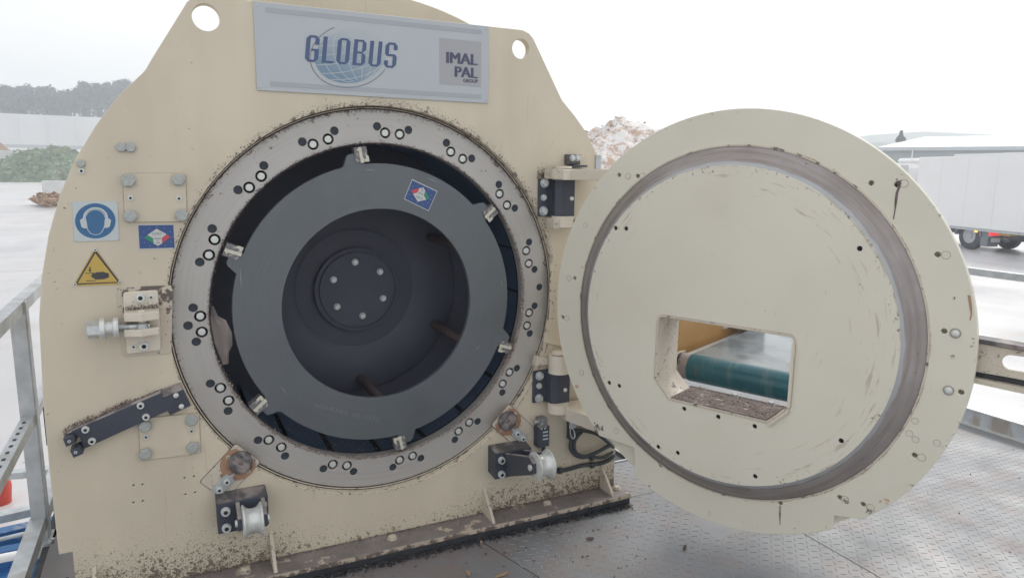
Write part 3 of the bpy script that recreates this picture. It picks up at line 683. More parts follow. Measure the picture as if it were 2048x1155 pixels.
# ---- roller brackets
def roller_bracket(x0, x1, zt, arm0, arm1, rpx):
    xm_ = (arm0+arm1)/2; rd_ = ray(*rpx); q_ = CAM+rd_*((xm_-CAM.x)/rd_.x)
    h = .135; y0 = YP-.08
    body = MB().hexa([(x0, y0, zt-h), (x1, y0, zt-h), (x1, YP, zt-h+.008), (x0, YP, zt-h+.008), (x0, y0, zt-.012), (x1, y0, zt-.012), (x1, YP, zt), (x0, YP, zt)])
    p = put('roller_bracket', body, 'black', mach, sm=False, bevel=.002)
    b = MB().box((x0+.004, y0+.004, zt-.012), (x1-.004, YP-.004, zt-.0085))
    b = MB().hexa([(x0+.003, y0+.003, zt-.0125), (x1-.003, y0+.003, zt-.0125), (x1-.003, YP-.003, zt-.001), (x0+.003, YP-.003, zt-.001), (x0+.003, y0+.003, zt-.0095), (x1-.003, y0+.003, zt-.0095), (x1-.003, YP-.003, zt+.0025), (x0+.003, YP-.003, zt+.0025)])
    put('dusty_top', b, 'black_dusty', p, sm=False)
    zc = q_.z; yr = q_.y
    for xa_ in (arm0, arm1):
        w = .016
        pr = [(y0, zt-.020), (yr+.018, zc+.038), (yr-.018, zc+.022), (yr-.022, zc-.018), (yr+.005, zc-.036), (y0, zt-h+.006)]
        b = MB().prism([(xa_-w/2, y, z) for y, z in pr], (w, 0, 0)); put('bracket_arm', b, 'black', p, sm=False, bevel=.0015)
        pr2 = [(y0, zt-.0195), (yr+.018, zc+.0385), (yr-.017, zc+.023), (yr-.017, zc+.026), (yr+.018, zc+.0415), (y0, zt-.0165)]
        b = MB().prism([(xa_-w/2+.001, y, z) for y, z in pr2], (w-.002, 0, 0)); put('dusty_top', b, 'dustgrey', p, sm=False)
    W2 = (arm1-arm0)/2-.0085
    b = MB().lathe((xm_-W2, yr, zc), (1, 0, 0), [(0, .056), (.003, .064), (.008, .064), (.012, .057), (W2*.6, .048), (W2, .046), (W2*1.4, .048), (2*W2-.012, .057), (2*W2-.008, .064), (2*W2-.003, .064), (2*W2, .056)], 40)
    put('roller', b, 'brightzinc', p, ang=50)
    b = MB().cyl((arm0-.016, yr, zc), (arm1+.016, yr, zc), .014, 20, bev=.002); put('axle', b, 'brightzinc', p)
    for bx in (x0+.030, x1-.022):
        for bz in (zt-.045, zt-.112): link('bolt', B_SOCK, None, p, Matrix.Translation((bx, y0-.002, bz)) @ Matrix.Scale(1.0, 4))
xa0, za0 = onp(430, 985, YP); xa1, _ = onp(530, 968, YP)
roller_bracket(xa0, xa1, za0, xa0+.074, xa0+.166, (505, 1040))
xb0, zb0 = onp(976, 890, YP)
roller_bracket(xb0, xb0+(xa1-xa0), zb0, xb0+.055, xb0+.147, (1084, 930))

# ---- hinges
def bxpx(px0, py0, px1, py1, yf, yb, name, m, parent, bev=.002):
    x0, z0 = onp(px0, (py0+py1)/2, yf); x1, _ = onp(px1, (py0+py1)/2, yf)
    zt = onp((px0+px1)/2, py0, yf)[1]; zb = onp((px0+px1)/2, py1, yf)[1]
    return put(name, MB().box((x0, yf, zb), (x1, yb, zt)), m, parent, sm=False, bevel=bev)
def hinge(x0, xp, zt, zb, ztop, zbot, b1, b2, b3, b4):
    T = empty  # unused
    # folded black cover: flat flange then bulge round the knuckle
    yf = YP-.012; yk = YP-.075; xe_ = xp+.055
    prof = [(x0, YP-.0005), (x0, yf), (x0+.062, yf), (xp-.045, yk+.014), (xp-.02, yk), (xe_-.008, yk), (xe_, yk+.012), (xe_, YP-.0005)]
    ch = .012
    b = MB()
    b.prism([(x, y, zb) for x, y in prof], (0, 0, zt-zb))
    p = put('hinge_block', b, 'black', mach, sm=False, bevel=.002)
    for (q, mm, s, yq) in ((b1, B_HEX, .8, yf), (b2, B_HEXS, .95, yf), (b3, B_HEX, .8, yf), (b4, B_ROUND, .62, yk)): bolt(mm, *q, yq, p, s=s)
    kn = MB().lathe((xp-.005, YP-.062, zt-.004), (0, 0, 1), [(0, .050), (ztop-zt-.002, .050), (ztop-zt, .048)], 36)
    put('hinge_knuckle', kn, 'cream', p); kn = MB()
    kn.lathe((xp-.005, YP-.062, zbot), (0, 0, 1), [(0, .048), (.002, .050), (zb-zbot+.004, .050)], 36)
    put('hinge_knuckle', kn, 'cream', p); kn = MB()
    kn.lathe((xp-.005, YP-.062, ztop+.0005), (0, 0, 1), [(0, .036), (.009, .036), (.010, .034)], 30)
    put('pin_cap', kn, 'cream', p)
    return p
x0, zt = onp(1078, 357, YP-.012); _, zb = onp(1080, 433, YP-.012)
ztop = onp(1130, 337, YP-.11)[1]; zbot = onp(1125, 456, YP-.11)[1]
XP = onp(1128, 395, YP-.062)[0]
h_up = hinge(x0, XP, zt, zb, ztop, zbot, (1089, 366), (1087, 395), (1087, 422), (1143, 397))
bxpx(1105, 338, 1140, 358, YP-.105, YP-.03, 'hinge_knuckle', 'cream_dirty', h_up)
x0l, ztl = onp(1067, 742, YP-.012); _, zbl = onp(1070, 805, YP-.012)
ztopl = onp(1112, 714, YP-.11)[1]; zbotl = onp(1110, 832, YP-.11)[1]
h_lo = hinge(x0l, XP, ztl, zbl, ztopl, zbotl, (1079, 751), (1078, 771), (1078, 796), (1130, 779))
fl = []
for i in range(500):
    px = random.uniform(1074, 1112); x, z = onp(px, 356-abs(random.gauss(0, 9)), YP)
    fl.append(((x, YP-.001-random.random()*.006, z), random.uniform(.0012, .0045), Vector((0, -1, 0))))
flakes('caked_dust', fl, 'crust', h_up)
# little black block above the upper hinge
p = bxpx(1135, 309, 1161, 329, YP-.03, YP+.001, 'stop_block', 'black_dusty', mach)
for q in ((1145, 316), (1155, 316)): bolt(B_HEX, *q, YP-.03, p, s=.55)
bxpx(1146, 330, 1175, 334, YP-.05, YP+.001, 'stop_tab', 'black', p, .0008)
bxpx(1192, 309, 1203, 339, YP-.01, YP+.06, 'side_bracket', 'galv', mach)
# cream stiffener pieces in the corner behind the door
bxpx(1100, 525, 1150, 640, YP-.004, YP+.001, 'wear_strip', 'plate', mach, .001)
b = MB(); pts = px_poly(((1096, 640), (1150, 640), (1150, 700), (1088, 684)), YP-.012)
link('wear_strip', plate_mesh([pts], YP-.010, YP+.001, .001), 'plate', mach)
pts = px_poly(((1074, 712), (1098, 718), (1100, 728), (1070, 732)), YP-.03)
link('hinge_pad', plate_mesh([pts], YP-.03, YP, .001), 'cream_dirty', mach)
# ---- limit switch
sw = bxpx(1076, 853, 1099, 893, YP-.045, YP-.001, 'limit_switch', 'black', mach)
bxpx(1079, 836, 1095, 855, YP-.047, YP-.004, 'switch_head', 'keygrey', sw)
x, z = onp(1073, 843, YP-.03); b = MB().cyl((x-.012, YP-.03, z), (x+.02, YP-.03, z), .011, 18, bev=.002); put('switch_roller', b, 'steel', sw)
x, z = onp(1087, 893, YP-.02); b = MB().cyl((x, YP-.022, z+.005), (x, YP-.022, z-.032), .009, 14); put('cable_gland', b, 'rubber', sw)
for q in ((1083, 857), (1090, 856)): bolt(B_SCREW, *q, YP-.045, sw)
for k in range(3): bxpx(1086, 862+k*7, 1096, 864.5+k*7, YP-.0462, YP-.045, 'label_line', 'hearwhite', sw, 0)

# ---- base flange, gussets, bolts
zfl = -1.016; xl_ = -1.22; xr_ = 1.203
b = MB().box((xl_, -.165, zfl-.020), (xr_, .2, zfl)); fla = put('base_flange', b, 'flange', mach, sm=False, bevel=.002)
b = MB().box((xl_, -.1675, zfl-.0205), (xr_+.002, -.1655, zfl-.0015)); put('flange_edge', b, 'flange_edge', fla, sm=False)
b = MB().box((xl_-.02, -.158, ZF+.001), (xr_+.004, .2, zfl-.0215)); put('base_rail', b, 'grease_shade', fla, sm=False, bevel=.003)
for gx in (onp(1202, 940, YP)[0], onp(968, 985, YP)[0], onp(541, 1055, YP)[0], onp(188, 1122, YP)[0]):
    b = MB().prism([(gx-.007, YP-.0005, zfl), (gx-.007, -.155, zfl), (gx-.007, -.150, zfl+.012), (gx-.007, YP-.012, zfl+.115), (gx-.007, YP-.0005, zfl+.125)], (.014, 0, 0))
    put('gusset', b, 'cream_dirty', fla, sm=False, bevel=.001)
b = MB().box((xr_-.03-.0, YP-.003, -1.01), (xr, .04, -.84)); 
for q in ((1227, 972), (1088, 1002), (780, 1069), (492, 1146)):
    p = onz(*q, zfl); b = MB().lathe((p.x, -.09, zfl), (0, 0, 1), [(0, .022), (.003, .022), (.003, .017), (.013, .017), (.015, .014)], 6 if q[0] > 1200 else 12); put('foundation_bolt', b, 'cream_dirty', fla)
fl = []
for i in range(1500):
    x = random.uniform(xl_, xr_); zz = random.random()
    fl.append(((x, YP-.001-abs(random.gauss(0, .012)), zfl+abs(random.gauss(0, .003))), random.uniform(.001, .005), Vector((0, 0, 1))))
for i in range(900):
    x = random.uniform(xl_, xr_)
    fl.append(((x, random.uniform(-.16, YP), zfl+.001), random.uniform(.001, .0045), Vector((0, 0, 1))))
flakes('sawdust', fl, 'crust', fla)
fl = []
for i in range(500):
    x = random.uniform(xl_, xr_)
    fl.append(((x, random.uniform(-.16, YP), zfl+.0015), random.uniform(.001, .005)*(2 if random.random() < .08 else 1), Vector((0, 0, 1))))
flakes('wood_dust', fl, 'crust2', fla)
fl = []
for i in range(2600):
    x = random.uniform(xl_, xr_)
    fl.append(((x, -.166-abs(random.gauss(0, .018)), ZF+.001+random.random()*.012), random.uniform(.003, .011), Vector((0, 0, 1))))
flakes('greasy_sawdust', fl, 'grease_shade', fla)
# ---- dirt fringe round the groove and the inner edge
fl = []
for i in range(4200):
    a = random.uniform(0, 2*math.pi); top = max(0, math.sin(a)+.15)
    w = .0035+.009*top*(1+.9*noise.noise(Vector((a*9, 0, 0))))
    if random.random() > .25+.75*top and not (a > 5.4): continue
    r = .8115+abs(random.gauss(0, w))*(1 if random.random() < .75 else -.35)
    fl.append(((r*math.cos(a), (YP-.001 if r > .812 else -.01)-random.random()*.004, r*math.sin(a)), random.uniform(.0012, .0042), Vector((0, -1, 0))))
flakes('caked_dust', fl, 'crust', mach)
fl = []
for i in range(3600):
    a = random.uniform(0, 2*math.pi); r = .800-abs(random.gauss(0, .007))
    if math.sin(a) < -.2 and random.random() < .8: continue
    fl.append(((r*math.cos(a), -.0015-random.random()*.004, r*math.sin(a)), random.uniform(.001, .0034), Vector((0, -1, 0))))
for i in range(5200):
    a = random.uniform(0, 2*math.pi); r = .668+random.gauss(.0, .0035)+.003*noise.noise(Vector((a*12, 3, 0)))
    fl.append(((r*math.cos(a), -.001-random.random()*.005, r*math.sin(a)), random.uniform(.0012, .0042), Vector((0, -1, 0))))
flakes('caked_dust', fl, 'crust', ring)
fl = []
for i in range(1500):
    a = random.uniform(R(195), R(395)); r = .667+random.gauss(0, .004)
    fl.append(((r*math.cos(a), -.003-random.random()*.006, r*math.sin(a)), random.uniform(.0012, .005), Vector((0, -1, 0))))
for i in range(350):
    a = random.gauss(R(-20), R(14)); r = .664+random.gauss(0, .006)
    fl.append(((r*math.cos(a), -.004-random.random()*.008, r*math.sin(a)), random.uniform(.002, .006), Vector((0, -1, 0))))
flakes('wood_dust', fl, 'crust2', ring)

# ================================================================== THE DOOR (a part of the machine)
def dpt(px, py, off=0): return onp(px, py, -off, DOOR)
RD = .792
n1 = dpt(1268, 897); n1b = dpt(1270, 947); n2 = dpt(1666, 1030)
dout = []
a_s = math.atan2(-.0, 1)
def cpt(x=None, z=None, sx=1): 
    return (x, -math.sqrt(RD*RD-x*x)) if z is None else (sx*math.sqrt(RD*RD-z*z), z)
A1 = cpt(z=n1[1]+.012, sx=-1); A2 = cpt(x=n1b[0]); B1 = cpt(x=n2[0]); B2 = dpt(1722, 1036); aB2 = math.atan2(B2[1], B2[0])
angA1 = math.atan2(A1[1], A1[0]) % (2*math.pi); angA2 = math.atan2(A2[1], A2[0]) % (2*math.pi)
angB1 = math.atan2(B1[1], B1[0]) % (2*math.pi); aB2 = aB2 % (2*math.pi)
def arc(a, b, n): return [(RD*math.cos(a+(b-a)*i/n), RD*math.sin(a+(b-a)*i/n)) for i in range(n+1)]
dout = arc(aB2-2*math.pi, angA1, 150)+[(n1[0]-.004, n1[1]+.006), (n1[0], n1[1]-.002)]+arc(angA2, angB1, 40)+[(n2[0]+.002, n2[1])]
OPX = [(1315, 640), (1308, 757), (1337, 797), (1537, 849), (1583, 822), (1597, 690), (1590, 675), (1333, 628)]
oct_ = [(-.268, -.012), (-.268, -.25), (-.20, -.322), (.20, -.322), (.272, -.252), (.272, .002), (.258, .016), (-.24, .016), (-.262, .008)]
oct_r = roundpoly(oct_, .014)
DH = [(1252, 457), (1231, 456)]
flat_bolts = [(1256,352),(1285,352),(1171,450),(1138,556),(1134,636),(1163,745),(1232,861),(1263,866),(1808,367),(1892,510),(1874,885),(1831,878),(1843,914),(1690,998),(1741,1014),(1830,841),(1819,866)]
dark_holes = [(1742,366),(1794,369),(1875,509),(1888,662),(1922,784),(1149,556),(1125,634),(1829,910),(1679,994),(1726,1008),(1560,1005),(1321,930),(1238,350),(1275,352)]
face_holes = [(1231,456),(1252,457),(1719,497),(1751,499),(1218,765),(1238,771),(1682,881),(1712,888),(1510,952),(1558,966),(1316,893),(1355,905),(1368,817),(1436,833),(1509,852)]
mk = [dpt(*p) for p in dark_holes]
loops = [dout]+[oct_r]+[circ(x, z, .0085, 14) for x, z in mk]
door = link('round_door', plate_mesh(loops, 0, .03, .002), 'door', mach, DOOR)
door['label'] = 'round cream door swung open, with worn steel cone band and a rectangular feed opening'
b = MB(); b.lathe((0, .0301, 0), (0, 1, 0), [(0, .78), (.002, .775)], 64, cap=False); b.bm.free()
link('door_back', plate_mesh([circ(0, 0, .781, 96), oct_], .0305, .036, 0), 'door', door, DOOR)
# cone band
b = MB(); b.lathe((0, 0, 0), (0, -1, 0), [(0.0005, .661), (.004, .659), (.036, .612), (.0425, .5975), (.0445, .594)], 180, cap=False)
put('cone_band', b, 'band', door, DOOR, ang=60)
b = MB(); b.lathe((0, 0, 0), (0, -1, 0), [(-.0, .668), (.0035, .666), (.0035, .661)], 180, cap=False); put('cone_seat', b, 'cream_dirty', door, DOOR)
fh = [dpt(*p, .0445) for p in face_holes]
fh = [(x, z) for x, z in fh if math.hypot(x, z) < .585]
pf = link('plug_face', plate_mesh([circ(0, 0, .595, 160), oct_r]+[circ(x, z, .0088, 14) for x, z in fh], -.0445, -.036, .0012), 'plug', door, DOOR)
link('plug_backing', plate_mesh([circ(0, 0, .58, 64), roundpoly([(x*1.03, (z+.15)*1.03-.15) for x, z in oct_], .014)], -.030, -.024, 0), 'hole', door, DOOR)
bolt_flat = MB().lathe((0, 0, 0), (0, -1, 0), [(-.004, .0125), (.0, .0125), (.0012, .0115)], 20).mesh(); bolt_flat.materials.append(M['door'])
ringm = plate_mesh([circ(0, 0, .0135, 20), circ(0, 0, .0118, 20)], -.0008, .0004, 0); ringm.materials.append(M['dustgrey'])
for i, p in enumerate(flat_bolts):
    x, z = dpt(*p)
    T = DOOR @ Matrix.Translation((x, 0, z)) @ Matrix.Scale(.8 if i in (10, 11, 15, 16, 2) else .95, 4)
    link('flush_screw', bolt_flat, None, door, T); link('screw_groove', ringm, None, door, T)
for p in ((1911, 666), (1897, 780)):
    x, z = dpt(*p); link('screw_groove', ringm, None, door, DOOR @ Matrix.Translation((x, -.001, z)) @ Matrix.Scale(1.15, 4)); bolt(B_ROUND, 0, 0, 0, door, DOOR, pos=(x, z), s=.72, name='screw')
# opening frame: thin liner tube, cut corners
def inset(pts, d):
    out = []; n = len(pts)
    for i in range(n):
        a, b_, c = Vector(pts[i-1]), Vector(pts[i]), Vector(pts[(i+1) % n])
        e0 = (b_-a).normalized(); e1 = (c-b_).normalized(); n0 = Vector((-e0.y, e0.x)); n1_ = Vector((-e1.y, e1.x))
        m_ = (n0+n1_); m_ = m_/max(.3, m_.dot(n0)) if m_.length else n0
        out.append((b_.x+m_.x*d, b_.y+m_.y*d))
    return out
fr_o = inset(oct_, .001); fr_i = inset(oct_, .009)
link('opening_frame', plate_mesh([fr_o, fr_i], -.047, .13, .001, sm=False), 'cream_dirty', door, DOOR)
# raised lip on the right side of opening
b = MB().box((.264, -.062, -.24), (.272, -.046, -.012)); put('opening_lip', b, 'cream', door, DOOR, sm=False)
b = MB().hexa([(.197, -.058, -.322), (.204, -.058, -.327), (.204, -.046, -.327), (.197, -.046, -.322), (.262, -.060, -.256), (.270, -.060, -.258), (.270, -.046, -.258), (.262, -.046, -.256)]); put('opening_lip', b, 'cream', door, DOOR, sm=False)
# hinge arms joining the door's back to the pins
Di = DOOR.inverted()
def hinge_arm(zt_, zb_, zv):
    pw = [(XP-.005, YP-.012-.0), (XP-.005, YP-.112)]
    p0 = Vector((XP+.01, YP-.110, 0)); p1 = DOOR @ Vector((-.50, .035, 0)); p2 = DOOR @ Vector((-.50, .15, 0)); p3 = Vector((XP+.01, YP-.012, 0))
    p3b = Vector((XP+.16, YP-.03, 0))
    poly = [p0, Vector((p1.x, p1.y, 0)), Vector((p2.x, p2.y, 0)), p3b, p3]
    b = MB().prism([(p.x, p.y, zb_) for p in poly], (0, 0, zt_-zb_)); put('hinge_arm', b, 'cream', door, sm=False, bevel=.002)
hinge_arm(onp(1150, 338, YP-.10)[1], onp(1150, 360, YP-.10)[1], 0)
hinge_arm(onp(1140, 813, YP-.10)[1], onp(1140, 838, YP-.10)[1], 0)
bxpx(1108, 437, 1160, 457, YP-.10, YP-.03, 'hinge_arm', 'cream_dirty', door)
# latch eye on the door's free edge
x0_, z0_ = dpt(1952, 690, -.06); x1_, z1_ = dpt(2048, 742, -.06)
hl = dpt(2048, 722, -.055)
sl_ = [(.70, .064), (.86, .056), (.99, .052), (1.0, .045), (1.0, -.030), (.99, -.036), (.86, -.032), (.70, -.03)]
slot = []
for a in range(90, 271, 15): slot.append((.874+.023*math.cos(R(a)), .014+.023*math.sin(R(a))))
for a in range(-90, 91, 15): slot.append((.955+.023*math.cos(R(a)), .014+.023*math.sin(R(a))))
le = link('latch_eye', plate_mesh([sl_, slot], .045, .06, .0015), 'cream_dirty', door, DOOR)
b = MB().box((.70, .035, .062), (1.0, .062, .078)); put('latch_rib', MB().prism([(.70, .04, .066), (1.0, .03, .054), (1.0, .10, .054), (.70, .10, .066)], (0, 0, .012)), 'black_dusty', door, DOOR, sm=False)
put('latch_rib', MB().prism([(.70, .042, -.045), (.985, .032, -.058), (.995, .04, -.058), (.995, .075, -.058), (.70, .075, -.045)], (0, 0, -.017)), 'cream_dirty', door, DOOR, sm=False)
put('latch_shadow_bar', MB().box((.70, .0605, -.066), (.94, .072, -.026)), 'grease_shade', door, DOOR, sm=False)  # black bar added to paint the shadow band under the latch eye
def streak(pts, w, m, off=0.0):
    P = [dpt(*p, off) for p in pts]; n = len(P); L_, R_ = [], []
    for i, p in enumerate(P):
        ww = w*(1-.75*i/(n-1))*random.uniform(.7, 1.2); L_.append((p[0]-ww, p[1])); R_.append((p[0]+ww, p[1]))
    link('dirt_streak', plate_mesh([L_+R_[::-1]], -off-.0012, -off-.0004, 0), m, door, DOOR)
streak([(1797, 362), (1799, 372), (1794, 385), (1792, 400), (1790, 420), (1787, 438)], .006, 'crust')
streak([(1560, 1010), (1560, 1030), (1560, 1048)], .005, 'dustgrey')
streak([(1938, 590), (1941, 610), (1943, 628), (1940, 640)], .005, 'copper')
for (px, py, r_) in ((1195, 852, .016), (1205, 856, .010), (1193, 860, .010), (1692, 1001, .009), (1739, 1020, .010), (1797, 366, .010), (1909, 596, .004), (1905, 712, .005), (1880, 430, .004)):
    x_, z_ = dpt(px, py); fl_ = [((x_+random.gauss(0, r_*.5), -.002, z_+random.gauss(0, r_*.5)), r_*random.uniform(.2, .45), Vector((0, -1, 0))) for _ in range(26)]
    flakes('dirt_patch', fl_, 'crust', door, DOOR)
# door dirt: fringe at the cone seat, specks
fl = []
for i in range(900):
    a = random.uniform(-1.5, 1.4); r = .668+abs(random.gauss(0, .0012))
    if noise.noise(Vector((a*8, 5, 0))) < .02: continue
    fl.append(((r*math.cos(a), -.003-random.random()*.003, r*math.sin(a)), random.uniform(.001, .003), Vector((0, -1, 0))))
flakes('caked_dust', fl, 'splinter', door, DOOR)

# ================================================================== SIGNS AND STICKERS
def decal(name, pts, m, parent, y, th=.0006, px=True, fr=FACE, bev=0, r=0):
    P = [onp(*p, y, fr) for p in pts] if px else pts
    if r: P = roundpoly(P, r)
    return link(name, plate_mesh([P], y, y+th, bev), m, parent, fr)
zs1 = (onp(506, 0, YP-.006)[1]+onp(977, 55, YP-.006)[1])/2; zs0 = (onp(976, 207, YP-.006)[1]+onp(514, 180, YP-.006)[1])/2
xs0 = (onp(506, 0, YP-.006)[0]+onp(514, 180, YP-.006)[0])/2; xs1 = onp(977, 130, YP-.006)[0]
YS = YP-.006
sg = link('maker_sign', plate_mesh([[(xs0, zs0), (xs1, zs0), (xs1, zs1), (xs0, zs1)]], YS, YP-.001, .0006), 'signwhite')
tag(sg, 'wide pale grey sign reading GLOBUS and IMAL PAL GROUP above the ring', 'sign')
ys = YS-.0010
def srect(x0, z0, x1, z1, m, name='print', lay=0): return link(name, plate_mesh([[(x0, z0), (x1, z0), (x1, z1), (x0, z1)]], ys-lay*.0005, YS-.0002, 0), m, sg)
W_, H_ = xs1-xs0, zs1-zs0
srect(xs0+.045*W_, zs1-.11*H_, xs1-.035*W_, zs1-.055*H_, 'signbar'); srect(xs0+.05*W_, zs0+.055*H_, xs1-.035*W_, zs0+.11*H_, 'signbar')
a0_ = onp(879, 74, YS); a1_ = onp(962, 174, YS); srect(a0_[0], a1_[1]+.0, a1_[0], a0_[1]-.004, 'signbox')
for (fx, fz) in ((.012, .04), (.988, .04), (.012, .96), (.988, .96), (.5, .03)): link('screw', B_SCREW, None, sg, Matrix.Translation((xs0+W_*fx, YS, zs0+H_*fz)) @ Matrix.Scale(.8, 4))
# globe
ce = onp(702, 112, YS); gr = .140; gz = .098
gm = bpy.data.materials.new('print_globe'); gm.use_nodes = True; t = gm.node_tree; pb_ = t.nodes['Principled BSDF']; pb_.inputs['Roughness'].default_value = .35
tc = t.nodes.new('ShaderNodeTexCoord'); mp = t.nodes.new('ShaderNodeMapping'); gd = t.nodes.new('ShaderNodeTexGradient'); rp = t.nodes.new('ShaderNodeValToRGB')
mp.inputs['Location'].default_value = (.1, 0, 0); mp.inputs['Rotation'].default_value = (0, R(-62), 0)
t.links.new(tc.outputs['Generated'], mp.inputs[0]); sx_ = t.nodes.new('ShaderNodeSeparateXYZ'); t.links.new(tc.outputs['Object'], sx_.inputs[0])
m1_ = t.nodes.new('ShaderNodeMath'); m1_.operation = 'MULTIPLY_ADD'; m1_.inputs[1].default_value = .35; t.links.new(sx_.outputs[0], m1_.inputs[0]); t.links.new(sx_.outputs[2], m1_.inputs[2])
m2_ = t.nodes.new('ShaderNodeMapRange'); c0_ = ce[1]+.35*ce[0]; m2_.inputs[1].default_value = c0_-.10; m2_.inputs[2].default_value = c0_+.085; t.links.new(m1_.outputs[0], m2_.inputs[0]); t.links.new(m2_.outputs[0], rp.inputs[0]); t.links.new(rp.outputs[0], pb_.inputs['Base Color'])
rp.color_ramp.elements[0].position = .05; rp.color_ramp.elements[0].color = (.19, .28, .38, 1); rp.color_ramp.elements[1].position = 1.0; rp.color_ramp.elements[1].color = (.46, .50, .525, 1)
tilt = R(18)
def el(a, kx=1, kz=1, ph=0):
    x = gr*kx*math.cos(a); z = gz*kz*math.sin(a); return (ce[0]+x*math.cos(tilt)-z*math.sin(tilt), ce[1]+x*math.sin(tilt)+z*math.cos(tilt))
link('print_globe', plate_mesh([[el(2*math.pi*i/64) for i in range(64)]], ys, YS-.0002, 0), gm, sg)
def ribbon(pts, w, y, m, parent, name='print', closed=False):
    vs, fs = [], []
    for i, p in enumerate(pts):
        a = Vector(pts[max(i-1, 0)]); c = Vector(pts[min(i+1, len(pts)-1)]); d = (c-a).normalized(); nn = Vector((-d.y, d.x))*w/2
        ww = 1
        vs += [(p[0]+nn.x, y, p[1]+nn.y), (p[0]-nn.x, y, p[1]-nn.y)]
    for i in range(len(pts)-1): fs.append((2*i, 2*i+1, 2*i+3, 2*i+2))
    me = bpy.data.meshes.new(name); me.from_pydata(vs, [], fs); return link(name, me, m, parent)
for k in (-.75, -.45, -.12, .22, .55, .85):
    ribbon([el(math.pi*i/20-math.pi/2, k*1.0 if abs(k) > 0 else .001) if k > 0 else el(math.pi*i/20-math.pi/2, k) for i in range(2, 19)], .0026, ys-.0004, 'gridline', sg)
for k in (-.65, -.35, 0, .35, .65):
    hw = math.sqrt(1-k*k); ribbon([(lambda u: (ce[0]+gr*hw*u*math.cos(tilt)-gz*(k-.18*(1-u*u))*math.sin(tilt), ce[1]+gr*hw*u*math.sin(tilt)+gz*(k-.18*(1-u*u))*math.cos(tilt)))(-.98+1.96*i/16) for i in range(17)], .0026, ys-.0006, 'gridline', sg)
ribbon([el(R(100+i*6), 1.13, 1.17) for i in range(0, 37)], .0035, ys-.0002, 'printgrey', sg)
ca = el(R(322), 1.10, 1.12); cb = el(R(322), 1.32, 1.36); ribbon([ca, cb], .004, ys-.0002, 'printgrey', sg)
# GLOBUS letters: thick uprights, thin bars, leaning
gl0 = onp(609, 121, YS); gl1 = onp(798, 139, YS); gt = onp(614, 80, YS)
LH = gt[1]-gl0[1]; LWt = (gl1[0]-gl0[0]); shear = .12
LH = .096
lw = LWt/6.0
def letter(ch, x0, z0):
    w = lw*.80; h = LH; V = .0155; Hh = .008; c = .012
    segs = []
    def U(x, z0_, z1_, tl=0, tr=0, bl=0, br=0): segs.append([(x+bl, z0_), (x+V-br, z0_), (x+V, z0_+br), (x+V, z1_-tr), (x+V-tr, z1_), (x+tl, z1_), (x, z1_-tl), (x, z0_+bl)])
    def Hz(a, b_, z): segs.append([(a, z), (b_, z), (b_, z+Hh), (a, z+Hh)])
    if ch == 'G': U(0, 0, h, tl=c, bl=c); U(w-V, 0, h*.5, br=c); U(w-V, h*.66, h, tr=c); Hz(V, w-V, 0); Hz(V, w-V, h-Hh); Hz(w*.42, w-V, h*.5-Hh)
    if ch == 'L': U(0, 0, h); Hz(V, w*.9, 0)
    if ch == 'O': U(0, 0, h, tl=c, bl=c); U(w-V, 0, h, tr=c, br=c); Hz(V, w-V, 0); Hz(V, w-V, h-Hh)
    if ch == 'B': U(0, 0, h); U(w-V, 0, h*.47, tr=c*.6, br=c); U(w-V, h*.54, h, tr=c, br=c*.6); Hz(V, w-V, 0); Hz(V, w-V, h-Hh); Hz(V, w-V+.004, h*.5-Hh/2)
    if ch == 'U': U(0, 0, h, bl=c); U(w-V, 0, h, br=c); Hz(V, w-V, 0)
    if ch == 'S': U(0, h*.5-Hh/2, h, tl=c, bl=c*.7); U(w-V, 0, h*.5+Hh/2, br=c, tr=c*.7); Hz(V, w-V, h-Hh); Hz(V, w-V, 0); Hz(V, w-V, h*.5-Hh/2); U(0, 0, h*.28, bl=c); U(w-V, h*.72, h, tr=c)
    vs, fs = [], []
    for s in segs:
        k = len(vs)
        for (x, z) in s: vs.append((x0+x+shear*z, ys-.0009-.00004*len(fs), z0+z)); 
        fs.append(tuple(range(k, k+len(s))))
    me = bpy.data.meshes.new('letter'); me.from_pydata(vs, [], fs); link('letter', me, 'navy', sg)
zb_ = (gl0[1]+gl1[1])/2
for i, ch in enumerate('GLOBUS'): letter(ch, gl0[0]+i*lw*1.02-(.008 if i > 1 else 0), zb_)
